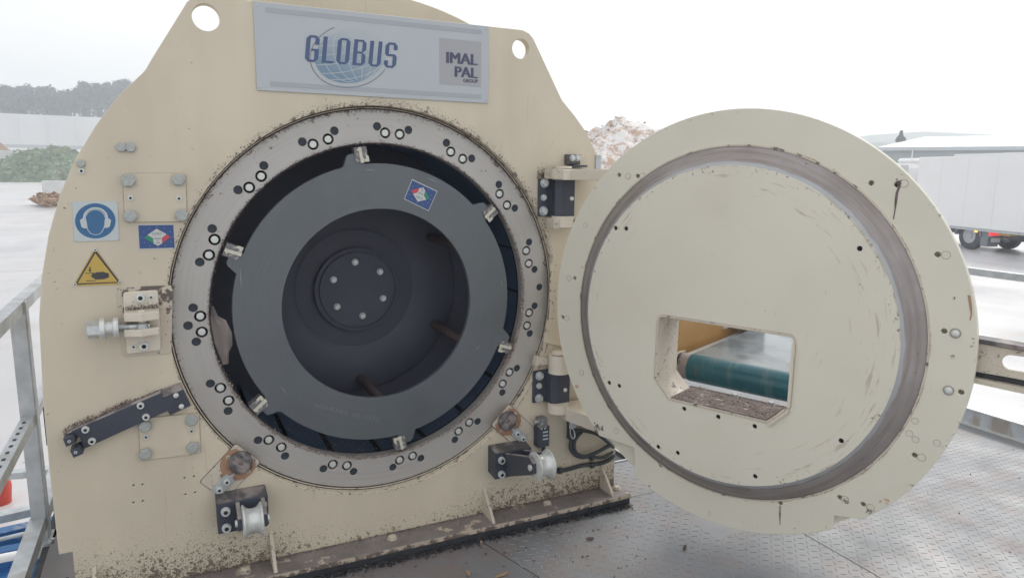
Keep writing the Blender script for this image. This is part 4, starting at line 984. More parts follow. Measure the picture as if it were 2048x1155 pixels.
def text(s, x0, z0, h, m, parent, y, width=None, bold=0.0, name='lettering', fr=FACE, rot=0, dup=0):
    cu = bpy.data.curves.new('t', 'FONT'); cu.body = s; cu.size = 1; cu.offset = bold; cu.fill_mode = 'FRONT'; cu.resolution_u = 3
    ob = bpy.data.objects.new('t', cu); COL.objects.link(ob); bpy.context.view_layer.update()
    me = bpy.data.meshes.new_from_object(ob.evaluated_get(bpy.context.evaluated_depsgraph_get())); bpy.data.objects.remove(ob)
    me.materials.clear()
    xs = [v.co.x for v in me.vertices]; zs = [v.co.y for v in me.vertices]
    sx = (width/(max(xs)-min(xs))) if width else h/(max(zs)-min(zs)); sz_ = h/(max(zs)-min(zs))
    mn = min(xs); mz = min(zs)
    me.transform(Matrix(((sx, 0, 0, -mn*sx), (0, 0, -1, 0), (0, sz_, 0, -mz*sz_), (0, 0, 0, 1))))
    if dup:
        bm = bmesh.new(); bm.from_mesh(me); k = len(bm.verts)
        for j in range(1, 4):
            q = bmesh.ops.duplicate(bm, geom=bm.verts[:k]+[f for f in bm.faces if all(v.index < k and v.index >= 0 for v in f.verts)][:])
            for v in q['geom']:
                if isinstance(v, bmesh.types.BMVert): v.co += Vector((dup*j/3, -.00012*j, 0))
        bm.to_mesh(me); bm.free()
    return link(name, me, m, parent, fr @ Matrix.Translation((x0, y, z0)) @ Matrix.Rotation(rot, 4, 'Y'))
p0 = onp(892, 127, YS); p1 = onp(955, 132, YS); ph_ = onp(892, 105, YS)[1]-p0[1]
text('IMAL', p0[0], p1[1]+.002, ph_, 'navy2', sg, ys-.0012, width=p1[0]-p0[0]-.006, dup=.006)
p2 = onp(909, 153, YS); text('PAL', p2[0], p2[1]-.001, ph_*.95, 'navy2', sg, ys-.0012, width=p1[0]-p2[0]-.006, dup=.006)
p3 = onp(926, 164, YS); text('GROUP', p3[0], p3[1]-.001, .014, 'navy2', sg, ys-.0012, width=p1[0]-p3[0], dup=.001)
# hearing protection sign
hs_ = decal('hearing_protection_sign', ((144, 403), (235, 402), (238, 480), (149, 483)), 'hearwhite', None, YP-.003, .002, r=.004)
tag(hs_, 'square white sign with blue disc showing a head wearing ear protectors', 'sign')
Z1 = 5.775
def zp_(x, y): return (130+x/Z1, 390+y/Z1)
def dz(pts, m, lay, par, name='print', base=YP-.003): return decal(name, [zp_(*p) for p in pts], m, par, base-.0005*lay, .0003)
dz([(350+234*math.cos(a/24*math.pi), 298+203*math.sin(a/24*math.pi)) for a in range(48)], 'hearblue', 1, hs_)
head = [(350+118*math.cos(R(a)), 300-128*math.sin(R(a))) for a in range(0, 181, 12)]+[(238, 310), (255, 350), (268, 400), (300, 440), (350, 456), (400, 446), (436, 400), (452, 350), (466, 310)]
headw = [(352+(x-352)*1.10, 312+(y-312)*1.05) for x, y in head]
band = [(352+145*math.cos(R(a)), 262-122*math.sin(R(a))) for a in range(0, 181, 10)]
band2 = [(352+118*math.cos(R(a)), 258-98*math.sin(R(a))) for a in range(180, -1, -10)]
dz(headw, 'hearwhite', 2, hs_); dz(head, 'hearblue', 3, hs_)
dz(band+band2, 'hearwhite', 4, hs_)
dz([(208, 262), (240, 262), (250, 310), (262, 380), (225, 385), (190, 370), (172, 290)], 'hearwhite', 5, hs_)
dz([(496, 262), (464, 262), (456, 310), (452, 380), (490, 378), (518, 365), (534, 290)], 'hearwhite', 5, hs_)
for q in ((88, 85), (592, 82), (615, 510), (122, 522)): bolt(B_SCREW, *zp_(*q), YP-.003, hs_, name='rivet', s=.6)
# crush warning sign
ws = decal('crush_warning_sign', ((190, 496), (244, 568), (146, 572)), 'yellow', None, YP-.003, .002, r=.006)
tag(ws, 'yellow triangular warning sign with a hand being crushed', 'sign')
dz([(350, 630), (640, 1010), (115, 1035)], 'printblack', 1, ws); dz([(350, 672), (608, 1000), (146, 1018)], 'yellow', 2, ws)
dz([(280, 828), (296, 828), (296, 868), (312, 868), (290, 888), (268, 868), (280, 868)], 'printblack', 3, ws)
dz([(236, 898), (345, 895), (345, 902), (236, 906)], 'printblack', 3, ws); dz([(246, 986), (355, 982), (355, 990), (246, 994)], 'printblack', 3, ws)
dz([(360, 890), (440, 884), (470, 896), (504, 900), (508, 950), (480, 958), (450, 970), (360, 974), (340, 968), (345, 962), (318, 956), (318, 946), (300, 938), (300, 928), (312, 920), (312, 908), (350, 902)], 'printblack', 4, ws)
for q in ((348, 632), (636, 1003), (116, 1032)): bolt(B_SOCKS, *zp_(*q), YP-.0035, ws, name='rivet', s=.62)
# sticker on the front plate
def sticker(toP, y, label, par_m=None):
    """toP maps unit square (0..1, 0..1 up) to face X/Z"""
    def poly(pts): return [toP(*p) for p in pts]
    def layer(name, pts, m, par, l): return link(name, plate_mesh([poly(pts)], y-.0004*l, y-.0004*l+.0003, 0), m, par)
    s = link('sticker', plate_mesh([poly([(0, 0), (1, 0), (1, 1), (0, 1)])], y-.0006, y-.0001, 0), 'stkwhite'); tag(s, label, 'sticker')
    layer('print', [(.02, .04), (.98, .04), (.98, .97), (.02, .97)], 'stkblue', s, 3)
    layer('print', [(.15, .47), (.25, .57), (.40, .46), (.40, .24)], 'stkgreen', s, 4)
    layer('print', [(.64, .46), (.80, .58), (.88, .48), (.64, .24)], 'stkred', s, 4)
    layer('print', [(.25, .58), (.51, .83), (.78, .60), (.64, .45), (.64, .23), (.52, .14), (.41, .23), (.40, .45)], 'stkwhite', s, 5)
    ux = (Vector(toP(1, 0))-Vector(toP(0, 0))); ang_ = -math.atan2(ux.y, ux.x)
    for (u, v, w, h, m, tx) in ((.38, .58, .26, .10, 'stkteal', 'GLOBUS'),):
        x0, z0 = toP(u, v); text(tx, x0, z0, h*(Vector(toP(0, 1))-Vector(toP(0, 0))).length, m, s, y-.0023, width=w*ux.length, bold=.01, rot=ang_)
    layer('print', [(.43, .41), (.62, .41), (.62, .45), (.43, .45)], 'printgrey', s, 6)
    layer('print', [(.51, .32), (.54, .32), (.54, .36), (.51, .36)], 'printgrey', s, 6)
    layer('print', [(.47, .24), (.58, .24), (.58, .275), (.47, .275)], 'printgrey', s, 6)
    for k in range(12):
        a = k*math.pi/6; cx_, cz_ = .52+.42*math.cos(a), .49+.40*math.sin(a)
        layer('print_star', [(cx_-.012, cz_), (cx_, cz_-.016), (cx_+.012, cz_), (cx_, cz_+.016)], 'gridline', s, 4)
    return s
def quad(tl, tr, br, bl, y):
    TL, TR, BRr, BL = (Vector(onp(*p, y)) for p in (tl, tr, br, bl))
    return lambda u, v: tuple((BL*(1-u)+BRr*u)*(1-v)+(TL*(1-u)+TR*u)*v)
sticker(quad((275, 449), (348, 448), (351, 497), (278, 499), YP-.001), YP-.001, 'blue sticker with green, white and red lozenge, beside the ear protector sign')
M['stamp'] = mat('faint_stamped_digit', (.19, .205, .215), .45)
q0, q1 = onp(626, 812, -.0046), onp(694, 829, -.0046); text('4024343', q0[0], q0[1], .016, 'stamp', disc, -.0046, width=(Vector(q1)-Vector(q0)).length, rot=-math.atan2(q1[1]-q0[1], q1[0]-q0[0]))
q0, q1 = onp(704, 831, -.0046), onp(757, 842, -.0046); text('22 3335', q0[0], q0[1], .015, 'stamp', disc, -.0046, width=(Vector(q1)-Vector(q0)).length, rot=-math.atan2(q1[1]-q0[1], q1[0]-q0[0]))
# sticker on the disc is upside down
sticker(quad((857, 422), (808, 398), (824, 358), (875, 382), -.0045), -.0045, 'tilted blue sticker with white border, stuck on the dark rotor disc')

# ================================================================== LOOSE THINGS ROUND THE MACHINE
# bark sheet caught between ring and rotor
cl_pts = [(424, 600, 0), (424, 640, .5), (428, 668, .9), (437, 700, 1), (447, 727, .8)]
vs, fs = [], []
rows = [((422, 612), (426, 612)), ((421, 635), (436, 632)), ((424, 660), (452, 640)), ((429, 685), (463, 665)), ((437, 705), (464, 690)), ((443, 720), (458, 705)), ((446, 729), (457, 727))]
nW = 8
for i, (a, c) in enumerate(rows):
    for k in range(nW+1):
        t = k/nW; px = a[0]+(c[0]-a[0])*t+random.uniform(-.6, .6); py = a[1]+(c[1]-a[1])*t
        y = -.004-.03*math.sin(t*math.pi)*(.3+i/7)-.006*math.sin(t*11+i)+.004*math.sin(i*2.1)
        x, z = onp(px, py, y); vs.append((x, y, z))
nR = len(rows); off = len(vs); vs += [(x+.001, y+.003, z) for x, y, z in vs]
for i in range(nR-1):
    for k in range(nW):
        a = i*(nW+1)+k; f = (a, a+1, a+nW+2, a+nW+1); fs.append(f); fs.append(tuple(off+j for j in f[::-1]))
per = [i*(nW+1) for i in range(nR)]
me = bpy.data.meshes.new('bark'); me.from_pydata(vs, [], fs); smooth(me, 40)
tag(link('bark_strip', me, 'rag'), 'grey brown torn strip of bark hanging in the gap at the left of the ring', 'bark')
# cables under the lower hinge
def cable(pts, r, label, name='cable', cat='cable', extra=None):
    P = []
    for (px, py, y) in pts:
        x, z = onp(px, py, y); P.append((x, y, z))
    o = put(name, MB().tube(spline(P, 8), r, 10), 'rubber'); tag(o, label, cat); return o
c1 = cable([(1160, 848, -.06), (1180, 852, -.08), (1203, 858, -.12), (1222, 868, -.18)], .012, 'thick black cable end running from the box to the door edge')
c2 = cable([(1147, 870, -.06), (1155, 860, -.07), (1172, 861, -.085), (1195, 868, -.09), (1214, 882, -.09), (1226, 893, -.05)], .009, 'upper black cable looping over to the right under the door')
c3 = cable([(1160, 858, -.055), (1146, 873, -.06), (1141, 893, -.065), (1150, 908, -.07), (1168, 913, -.08), (1195, 903, -.09), (1222, 888, -.07)], .010, 'black cable forming the outer loop beside the base')
c4 = cable([(1164, 862, -.065), (1150, 880, -.07), (1150, 900, -.075), (1162, 910, -.08), (1180, 913, -.08), (1205, 914, -.07), (1222, 906, -.045), (1226, 896, -.02)], .008, 'black cable forming the inner loop tied above the gusset')
c5 = cable([(1088, 901, -.06), (1090, 915, -.065), (1097, 935, -.06), (1110, 942, -.055), (1135, 938, -.055), (1165, 930, -.055), (1200, 926, -.055), (1224, 915, -.045), (1228, 900, -.01)], .010, 'black cable running low along the plate from the limit switch')
def clip(px, py, y, r=.016):
    x, z = onp(px, py, y); return put('cable_clip', MB().cyl((x-.008, y, z), (x+.008, y, z), r, 14), 'rubber', c5)
clip(1120, 940, -.056); clip(1184, 929, -.056); clip(1183, 914, -.078)
x, z = onp(1145, 866, -.085)
vsr = [(x+.017*math.cos(a/20*2*math.pi)*.7, -.085+.01*math.sin(a/20*2*math.pi), z+.022*math.sin(a/20*2*math.pi)) for a in range(21)]
put('cable_ring', MB().tube(vsr, .003, 6), 'zinc', c3)
jb = bxpx(1139, 845, 1152, 878, YP-.03, YP-.0005, 'cable_bracket', 'black', mach)
bxpx(1139, 838, 1153, 856, YP-.034, YP-.030, 'bracket_tab', 'galv', jb, .0008)

# ================================================================== CONVEYOR BEHIND THE DOOR
cv = empty('belt_conveyor', DOOR @ Vector((0, .9, ZF)), 'green grey belt conveyor seen through the feed opening of the open door', 'conveyor')
yr_ = .36; rr = .058; zr_ = -.292
b = MB().cyl((-.345, yr_, zr_), (.36, yr_, zr_), rr, 40); put('end_roller', b, 'dustgrey', cv, DOOR)
b = MB(); n = 16; pr = []
for i in range(n+1):
    a = R(90+180*i/n); pr.append((yr_+(rr+.004)*math.cos(a), zr_+(rr+.004)*math.sin(a)))
pr = [(1.30, zr_+rr+.004)]+pr+[(1.30, zr_-rr-.004)]
vsb, fsb = [], []
for (y, z) in pr: vsb += [(-.300, y, z), (.335, y, z)]
for i in range(len(pr)-1): fsb.append((2*i, 2*i+1, 2*i+3, 2*i+2))
me = bpy.data.meshes.new('belt'); me.from_pydata(vsb, [], fsb); me.materials.append(M['belt']); me.materials.append(M['beltgreen'])
for i, p in enumerate(me.polygons): p.material_index = 0 if i == 0 else 1
smooth(me, 40); link('belt', me, None, cv, DOOR)
b = MB().cyl((-.345, 1.25, zr_), (.36, 1.25, zr_), rr, 30); put('tail_roller', b, 'dustgrey', cv, DOOR)
b = MB().box((-.372, .31, -.36), (-.358, .41, -.235)); put('bearing_plate', b, 'cream_dirty', cv, DOOR, sm=False)
b = MB().cyl((-.395, yr_, zr_+.01), (-.345, yr_, zr_+.01), .046, 24); put('bearing', b, 'black', cv, DOOR)
b = MB().box((-.43, .14, -.40), (-.418, 1.3, .10)); put('side_panel', b, 'yellowpanel', cv, DOOR, sm=False)
b = MB().box((-.416, .16, -.30), (-.412, .40, .09)); put('side_panel', b, 'yellowpanel', cv, DOOR, sm=False)
b = MB().box((-.42, .93, -.23), (-.405, 1.0, .10)); put('panel_post', b, 'cream', cv, DOOR, sm=False)
b = MB().box((-.415, 1.02, -.23), (-.33, 1.3, .0)); put('panel_post', b, 'dustgrey', cv, DOOR, sm=False)
for x in (-.36, .37):
    b = MB().box((x-.015, .42, -.33), (x+.015, 1.3, -.26)); put('side_rail', b, 'galv', cv, DOOR, sm=False)
    put('hanger', MB().box((x-.02, .042, -.33), (x+.02, .42, -.29)), 'galv', cv, DOOR, sm=False)
b = MB().box((-.235, .131, -.345), (.235, .225, -.333)); tr = put('discharge_tray', b, 'mud', cv, DOOR, sm=False)
b = MB().box((-.26, -.03, -.3125), (.262, .13, -.310)); b = MB().prism([(-.19, -.044, -.3118), (.19, -.044, -.3118), (.19, .129, -.3118), (-.19, .129, -.3118)], (0, 0, .0035)); put('muddy_floor', b, 'mud', door, DOOR, sm=False)
for x in (-.17, -.03, .12, .215):
    b = MB().lathe((x, .195, -.333), (0, 0, 1), [(0, .017), (.003, .017), (.003, .014), (.015, .014), (.017, .011)], 6); put('tray_bolt', b, 'zinc', cv, DOOR)
fl = []
for i in range(700):
    fl.append(((random.uniform(-.19, .2), random.uniform(-.03, .22), (-.307 if True else 0)), random.uniform(.001, .006), Vector((0, 0, 1))))
fl = [(((x, y, -.3075 if y < .13 else -.332), s, n_)) for (x, y, _), s, n_ in fl]
flakes('wood_chips', fl[:450], 'darkchip', cv, DOOR); flakes('pale_chips', fl[450:], 'crust2', cv, DOOR)

# ================================================================== RAILINGS
# right railing, along the deck's far edge
rr_ = empty('deck_railing', (3.95, .5, ZF), 'galvanised railing with muddy toe board beyond the open door on the right', 'railing')
XR = 3.95
put('top_rail', MB().box((XR-.02, -3.6, -.075), (XR+.02, 1.9, -.03)), 'galv', rr_, sm=False)
put('knee_rail', MB().box((XR-.02, -3.6, -.50), (XR+.02, 1.9, -.46)), 'galv', rr_, sm=False)
put('toe_board', MB().box((XR-.004, -3.6, ZF+.012), (XR+.004, 1.9, -.97)), 'galv_dirty', rr_, sm=False)
put('toe_board_edge', MB().box((XR-.012, -3.6, -.970), (XR+.012, 1.9, -.962)), 'brightzinc', rr_, sm=False)
put('toe_board_edge', MB().box((XR-.03, -3.6, ZF+.001), (XR+.012, 1.9, ZF+.011)), 'brightzinc', rr_, sm=False)
for y in (1.85, .9, -1.9, -3.3): put('railing_post', MB().box((XR+.005, y-.025, ZF), (XR+.055, y+.025, -.03)), 'galv', rr_, sm=False)
# left railing
XLr = -1.358
lr = empty('deck_railing', (XLr, 0, ZF), 'worn angle iron railing left of the machine with punched mid rail', 'railing')
def angle_rail(name, y0, y1, z, w=.05): 
    put(name, MB().box((XLr-w, y0, z-.006), (XLr, y1, z)).box((XLr-.006, y0, z-w), (XLr, y1, z-.0062)), 'galv', lr, sm=False)
angle_rail('top_rail', -1.6, 1.9, -.005); 
mr = angle_rail('knee_rail', -1.6, 1.9, -.50, .045)
for k in range(14):
    y = .55-k*.07; put('rail_slot', MB().box((XLr-.03, y, -.4995), (XLr-.018, y+.022, -.4985)), 'hole', lr, sm=False)
angle_rail('toe_rail', -1.6, 1.9, -.975, .06)
for y in (.66, 1.75, -1.4):
    put('railing_post', MB().box((XLr-.052, y-.006, ZF-.08), (XLr+.004, y, -.006)).box((XLr-.0015+.0056, y, ZF-.08), (XLr+.010, y+.05, -.006)), 'galv', lr, sm=False)
put('base_bracket', MB().box((XLr-.06, .60, ZF-.06), (XLr+.03, .74, ZF-.0)), 'galv', lr, sm=False)
fb = MB().lathe((XLr+.02, .62, ZF), (0, 0, 1), [(0, .014), (.012, .014)], 6); put('railing_bolt', fb, 'zinc', lr)
# second walkway rails beyond (left, horizontal in picture)
wr = empty('walkway_railing', (-2.2, 2.6, ZG), 'pale galvanised railing of a lower walkway behind the left railing', 'railing')
def wrail(pa, pb, z, w, m='galv', name='rail', parent=wr):
    a = onz(*pa, z); c = onz(*pb, z); d = (c-a); d.normalize(); s = Vector((-d.y, d.x, 0))*w
    a2 = a-d*1.2; c2 = c+d*1.5
    b = MB().hexa([a2-s-Vector((0, 0, w*1.2)), c2-s-Vector((0, 0, w*1.2)), c2+s-Vector((0, 0, w*1.2)), a2+s-Vector((0, 0, w*1.2)), a2-s+Vector((0, 0, 0)), c2-s, c2+s, a2+s]); return put(name, b, m, parent, sm=False)
wrail((0, 944), (100, 934), -1.35, .035); wrail((0, 1026), (100, 1004), -1.75, .045)
for px in (-40, 118):
    a = onz(px, 945, -1.35); put('railing_post', MB().box((a.x-.03, a.y-.03, ZG), (a.x+.03, a.y+.03, -1.36)), 'galv', wr, sm=False)
ct = empty('roller_conveyor', (-2.0, 1.3, ZG), 'blue steel conveyor frame with pale pipe below the left railing', 'conveyor')
def beam(pa, pb, z, w, h, m, name):
    a = onz(*pa, z); c = onz(*pb, z); d = (c-a); d.normalize(); s = Vector((-d.y, d.x, 0))*w; a2 = a-d*.8; c2 = c+d*.25; dn = Vector((0, 0, -h))
    return put(name, MB().hexa([a2-s+dn, c2-s+dn, c2+s+dn, a2+s+dn, a2-s, c2-s, c2+s, a2+s]), m, ct, sm=False)
beam((0, 1060), (82, 1042), -1.9, .05, .12, 'blue', 'side_beam'); beam((0, 1098), (85, 1082), -1.88, .045, .12, 'blue', 'side_beam'); beam((0, 1150), (90, 1120), -2.0, .09, .2, 'blue', 'side_beam')
def pipe(pa, pb, z, r, m, name):
    a = onz(*pa, z); c = onz(*pb, z); d = (c-a).normalized(); return put(name, MB().cyl(a-d*.8, c+d*.2, r, 16), m, ct)
pipe((0, 1078), (75, 1060), -1.8, .014, 'galv', 'tie_bar'); pipe((0, 1116), (80, 1100), -1.72, .026, 'white', 'pipe')
a = onz(60, 1135, -1.6); put('hose', MB().tube(spline([onz(35, 1160, -1.6), onz(42, 1140, -1.58), onz(56, 1122, -1.58), onz(80, 1110, -1.62), onz(110, 1100, -1.7)], 8), .012, 10), 'gridline', ct)
for (x_, y_) in ((-2.9, 1.2), (-1.9, 1.5)): put('conveyor_leg', MB().box((x_-.03, y_-.03, ZG), (x_+.03, y_+.03, -2.0)), 'blue', ct, sm=False)
rp_ = onz(2, 1005, ZG); b = MB().lathe((rp_.x, rp_.y, ZG), (0, 0, 1), [(0, .085), (.16, .10), (.24, .09), (.30, .03)], 24); rb = put('gas_bottle', b, 'red'); tag(rb, 'red gas bottle standing on the ground behind the left railing', 'bottle')
put('bottle_valve', MB().cyl((rp_.x, rp_.y, ZG+.30), (rp_.x, rp_.y, ZG+.34), .015, 10), 'zinc', rb)
# splinters on the deck
fl = []
for i in range(520):
    p = onz(random.uniform(560, 1300), random.uniform(1010, 1155), ZF)
    if inside_machine(p.x, p.y): continue
    fl.append(((p.x, p.y, ZF+.003), random.choice([.002, .003, .004, .009]), Vector((0, 0, 1))))
for i in range(260):
    x_ = random.uniform(.8, 3.8); y_ = random.uniform(-2.0, .6)
    if inside_machine(x_, y_): continue
    fl.append(((x_, y_, ZF+.003), random.choice([.002, .003, .004, .007]), Vector((0, 0, 1))))
flakes('bark_chips', fl, 'darkchip', None, label='small dark bark chips scattered over the deck')
def splinter(px, py, L, w, a, m, label):
    p = onz(px, py, ZF); c, s = math.cos(a), math.sin(a)
    T = Matrix.Translation((p.x, p.y, ZF+.004)) @ Matrix.Rotation(a, 4, 'Z')
    b = MB().prism([(-L, -w, 0), (L*.3, -w*1.2, 0), (L, -w*.2, 0), (L*.8, w, 0), (-L*.6, w*.7, 0)], (0, 0, .006)); tag(put('wood_splinter', b, m, None, T, sm=False), label, 'splinter', 'wood splinters on the deck')
splinter(1003, 1151, .035, .006, .1, 'splinter', 'brown flat splinter at the bottom edge beside the dark deck seam')
splinter(960, 1078, .03, .004, .5, 'darkchip', 'thin dark splinter just in front of the base rail')
splinter(1369, 1096, .02, .006, .6, 'darkchip', 'dark slanted splinter alone on the checker plate under the door')
splinter(1180, 1078, .018, .007, -.5, 'darkchip', 'short dark curled splinter midway between base and door')
splinter(936, 1148, .02, .007, 1.3, 'splinter', 'pale brown splinter at the bottom edge left of the seam')
splinter(962, 1086, .012, .006, .9, 'splinter', 'tiny pale splinter near the deck seam end')

# ================================================================== BACKGROUND
def flatbox(p, q, z0, z1, depth, m, name, parent=None):
    """upright slab between ground points p and q, going away from the camera by depth"""
    d = Vector((q[0]-p[0], q[1]-p[1], 0)).normalized(); n = Vector((-d.y, d.x, 0))
    if n.dot(Vector((p[0], p[1], 0))-CAM) < 0: n = -n
    P = Vector((p[0], p[1], 0)); Q = Vector((q[0], q[1], 0)); N_ = n*depth
    b = MB().hexa([(v.x, v.y, z) for z in (z0, z1) for v in (P, Q, Q+N_, P+N_)]); return put(name, b, m, parent, sm=False)
# fabric hall on the left
a = atd(-320, 222, 215); c = atd(420, 240, 215)
fh_ = empty('storage_hall', ((a.x+c.x)/2, (a.y+c.y)/2, ZG), 'long low hall with white fabric walls and pale roof in front of the wooded hill', 'building')
zt_ = atd(100, 232, 215).z; zm = atd(100, 291, 215).z
flatbox(a, c, zm, zt_, 30, 'tarp', 'fabric_roof', fh_); flatbox(a, c, ZG, zm-.8, 29, 'white', 'wall', fh_)
flatbox((a.x, a.y), (c.x, c.y), zm-.75, zm-.02, 1, 'galv', 'eaves_rail', fh_)
d_ = Vector((c.x-a.x, c.y-a.y, 0)).normalized()
for k in range(1, 12):
    p = a.lerp(c, k/12); b = MB().box((p.x-.25, p.y-.25, zm+.1), (p.x+.25, p.y+.05, zt_-.3)); put('seam_rib', b, 'tarp', fh_, sm=False)
# wooded hill
def ridge(name, pts, depth, m, seg=None):
    vs, fs = [], []; n = len(pts)
    for i, (x, y, z) in enumerate(pts):
        d = Vector((x, y, 0))-Vector((CAM.x, CAM.y, 0)); d.normalize()
        vs += [(x-d.x*depth*.5, y-d.y*depth*.5, ZG-.5), (x-d.x*depth*.15, y-d.y*depth*.15, z*.7), (x, y, z), (x+d.x*depth, y+d.y*depth, ZG-.5)]
    for i in range(n-1):
        for k in range(3): fs.append((4*i+k, 4*i+4+k, 4*i+5+k, 4*i+k+1))
    me = bpy.data.meshes.new(name); me.from_pydata(vs, [], fs); smooth(me, 80); return link(name, me, m)
hp = [atd(px, 232, 330) for px in range(-900, 700, 80)]
tag(ridge('hill', [(p.x, p.y, p.z+2*noise.noise(p*.01)) for p in hp], 90, 'hill'), 'low meadow hill behind the hall', kind='structure')
vs, fs = [], []
def topline(px):
    return 172+6*math.sin(px*.021)+(10 if 110 < px < 160 else 0)+(4*math.sin(px*.07)) if px > -50 else 174+8*math.sin(px*.013)
for i in range(620):
    px = random.uniform(-700, 500); dd = random.uniform(295, 330)
    tp = atd(px, topline(px)+random.gauss(0, 2.5)+(0 if random.random() < .9 else 10), dd); base = atd(px, 236, dd).z
    H = tp.z-base; k = len(vs); w = .22
    # trunk
    vs += [(tp.x-w, tp.y, base), (tp.x+w, tp.y, base), (tp.x, tp.y+w, base), (tp.x, tp.y, tp.z)]
    fs += [(k, k+1, k+3), (k+1, k+2, k+3), (k+2, k, k+3)]
    for j in range(170):
        t = random.uniform(0.30 if random.random() < .75 else .05, 1.0); rad = 3.0*math.sin(min(1, (1.08-t)*1.5)*math.pi/2)
        q = Vector((tp.x+random.gauss(0, rad*.6), tp.y+random.gauss(0, rad*.6), base+H*t)); k = len(vs); s = random.uniform(.35, 1.0)
        for z in range(3): vs.append(q+Vector((random.uniform(-s, s), random.uniform(-s, s), random.uniform(-s, s))))
        fs.append((k, k+1, k+2))
me = bpy.data.meshes.new('wood'); me.from_pydata(vs, [], fs)
tag(link('far_wood', me, 'wood'), 'bare winter wood on the hill at the left, hazy blue grey', kind='stuff')
# far right hills
for lab, pts, dist in (('hazy blue hill far behind the warehouse', [(1500, 300), (1650, 285), (1740, 270), (1850, 263), (1950, 268), (2100, 276), (2300, 290)], 620), ('nearer hazy hill left of the warehouse', [(1500, 330), (1700, 292), (1760, 284), (1830, 290), (1900, 310), (2000, 330)], 420)):
    pp = [atd(px, py, dist) for px, py in pts]; PP = []
    for u, v in zip(pp, pp[1:]):
        for k in range(5): PP.append(u.lerp(v, k/5))
    tag(ridge('hill', [(p.x, p.y, p.z) for p in PP], 80, 'hill'), lab, kind='structure')
# warehouse right
a = atd(1765, 290, 118); c = atd(2500, 290, 118)
wh = empty('warehouse', ((a.x+c.x)/2, (a.y+c.y)/2, ZG), 'grey clad warehouse with pale shallow roof behind the white truck', 'building')
flatbox(a, c, ZG, a.z-.35, 30, 'cladding', 'wall', wh)
d = Vector((c.x-a.x, c.y-a.y, 0)).normalized(); n = Vector((-d.y, d.x, 0)); n = n if n.dot(a-CAM) > 0 else -n
zr2 = atd(1900, 273, 133).z; A = Vector((a.x, a.y, a.z-.34))-d*.6-n*.6; C_ = Vector((c.x, c.y, a.z-.34))
b = MB(); A2 = A+n*16; A2.z = zr2; C2 = C_+n*16; C2.z = zr2; A2 += d*4
A3 = A+n*32; C3 = C_+n*32
bm = b.bm; f = [bm.verts.new(v) for v in (A, C_, C2, A2, A3, C3)]; bm.faces.new((f[0], f[1], f[2], f[3])); bm.faces.new((f[3], f[2], f[5], f[4])); bm.faces.new((f[0], f[3], f[4]))
put('roof', b, 'roofgrey', wh, sm=False)
b = MB(); f = [b.bm.verts.new(v) for v in (A+Vector((0, 0, -.5)), C_+Vector((0, 0, -.5)), C_, A)]; b.bm.faces.new(f); put('gutter', b, 'galv', wh, sm=False)
a2 = atd(2010, 300, 112); c2_ = atd(2500, 290, 108)
b = MB(); zg2 = atd(2048, 290, 112).z
flatbox(a2, c2_, ZG, a2.z-.3, 6, 'roofgrey', 'annex', wh)
# fir tree
tp = atd(1803, 262, 160); bz = atd(1803, 300, 160).z; fir = empty('fir_tree', (tp.x, tp.y, ZG), 'single dark fir tree rising above the warehouse roof end', 'tree')
put('trunk', MB().cyl((tp.x, tp.y, ZG), (tp.x, tp.y, tp.z-.5), .3, 8, r1=.05), 'bark', fir)
vs, fs = [], []; H = tp.z-ZG
for i in range(4200):
    t = random.random()**.55; z = ZG+H*(.12+.88*t); rad = min(2.9, (1-t)*6.5)*(.75+.35*math.sin(t*38)); a_ = random.uniform(0, 6.28); r = rad*random.uniform(.3, 1)
    q = Vector((tp.x+r*math.cos(a_), tp.y+r*math.sin(a_), z-r*.25)); k = len(vs); s = .26
    for j in range(3): vs.append(q+Vector((random.uniform(-s, s), random.uniform(-s, s), random.uniform(-s, s)*.6)))
    fs.append((k, k+1, k+2))
me = bpy.data.meshes.new('crown'); me.from_pydata(vs, [], fs); link('crown', me, 'fir', fir)
# heaps
def mound(name, cx, cy, rx, ry, h, m, n=40, rough=.12, seed=0, parent=None):
    vs, fs = [], []
    for i in range(n+1):
        for j in range(n+1):
            u = -1+2*i/n; v = -1+2*j/n; d = math.hypot(u, v); k = max(0, 1-d)
            f = (k*k*(3-2*k))**.62 if k > 0 else 0
            z = h*f*(1+.35*noise.noise(Vector((u*2+seed, v*2, seed))))+h*rough*noise.noise(Vector((u*9, v*9, seed)))*min(1, k*4)+h*rough*.5*noise.noise(Vector((u*26, v*26, seed)))*min(1, k*4)
            vs.append((cx+rx*u, cy+ry*v, ZG-.05+max(0, z)))
    for i in range(n):
        for j in range(n): a = i*(n+1)+j; fs.append((a, a+n+1, a+n+2, a+1))
    me = bpy.data.meshes.new(name); me.from_pydata(vs, [], fs); smooth(me, 60); o = link(name, me, m, parent); return o, me
p = atd(100, 330, 165)
hgt = atd(100, 298, 165).z-ZG
o, me = mound('green_waste_heap', p.x, p.y, 14, 10, hgt, 'green', 44, .22, 3)
tag(o, 'heap of green plant waste at the foot of the white hall', 'heap')
fl = []
for i in range(2600):
    v = random.choice(me.vertices).co
    if v.z > ZG+.3: fl.append(((v.x+random.gauss(0, .3), v.y+random.gauss(0, .3), v.z+.1), random.uniform(.2, .6), Vector((0, 0, 1))))
flakes('twigs', fl, 'green', o)
p = atd(-15, 330, 165); w0 = atd(-110, 330, 165); w1 = atd(40, 330, 165)
wl = flatbox(w0, w1, ZG, atd(0, 300, 165).z, 4, 'concreteblock', 'block_wall'); tag(wl, 'white block bay wall left of the green heap', 'wall')
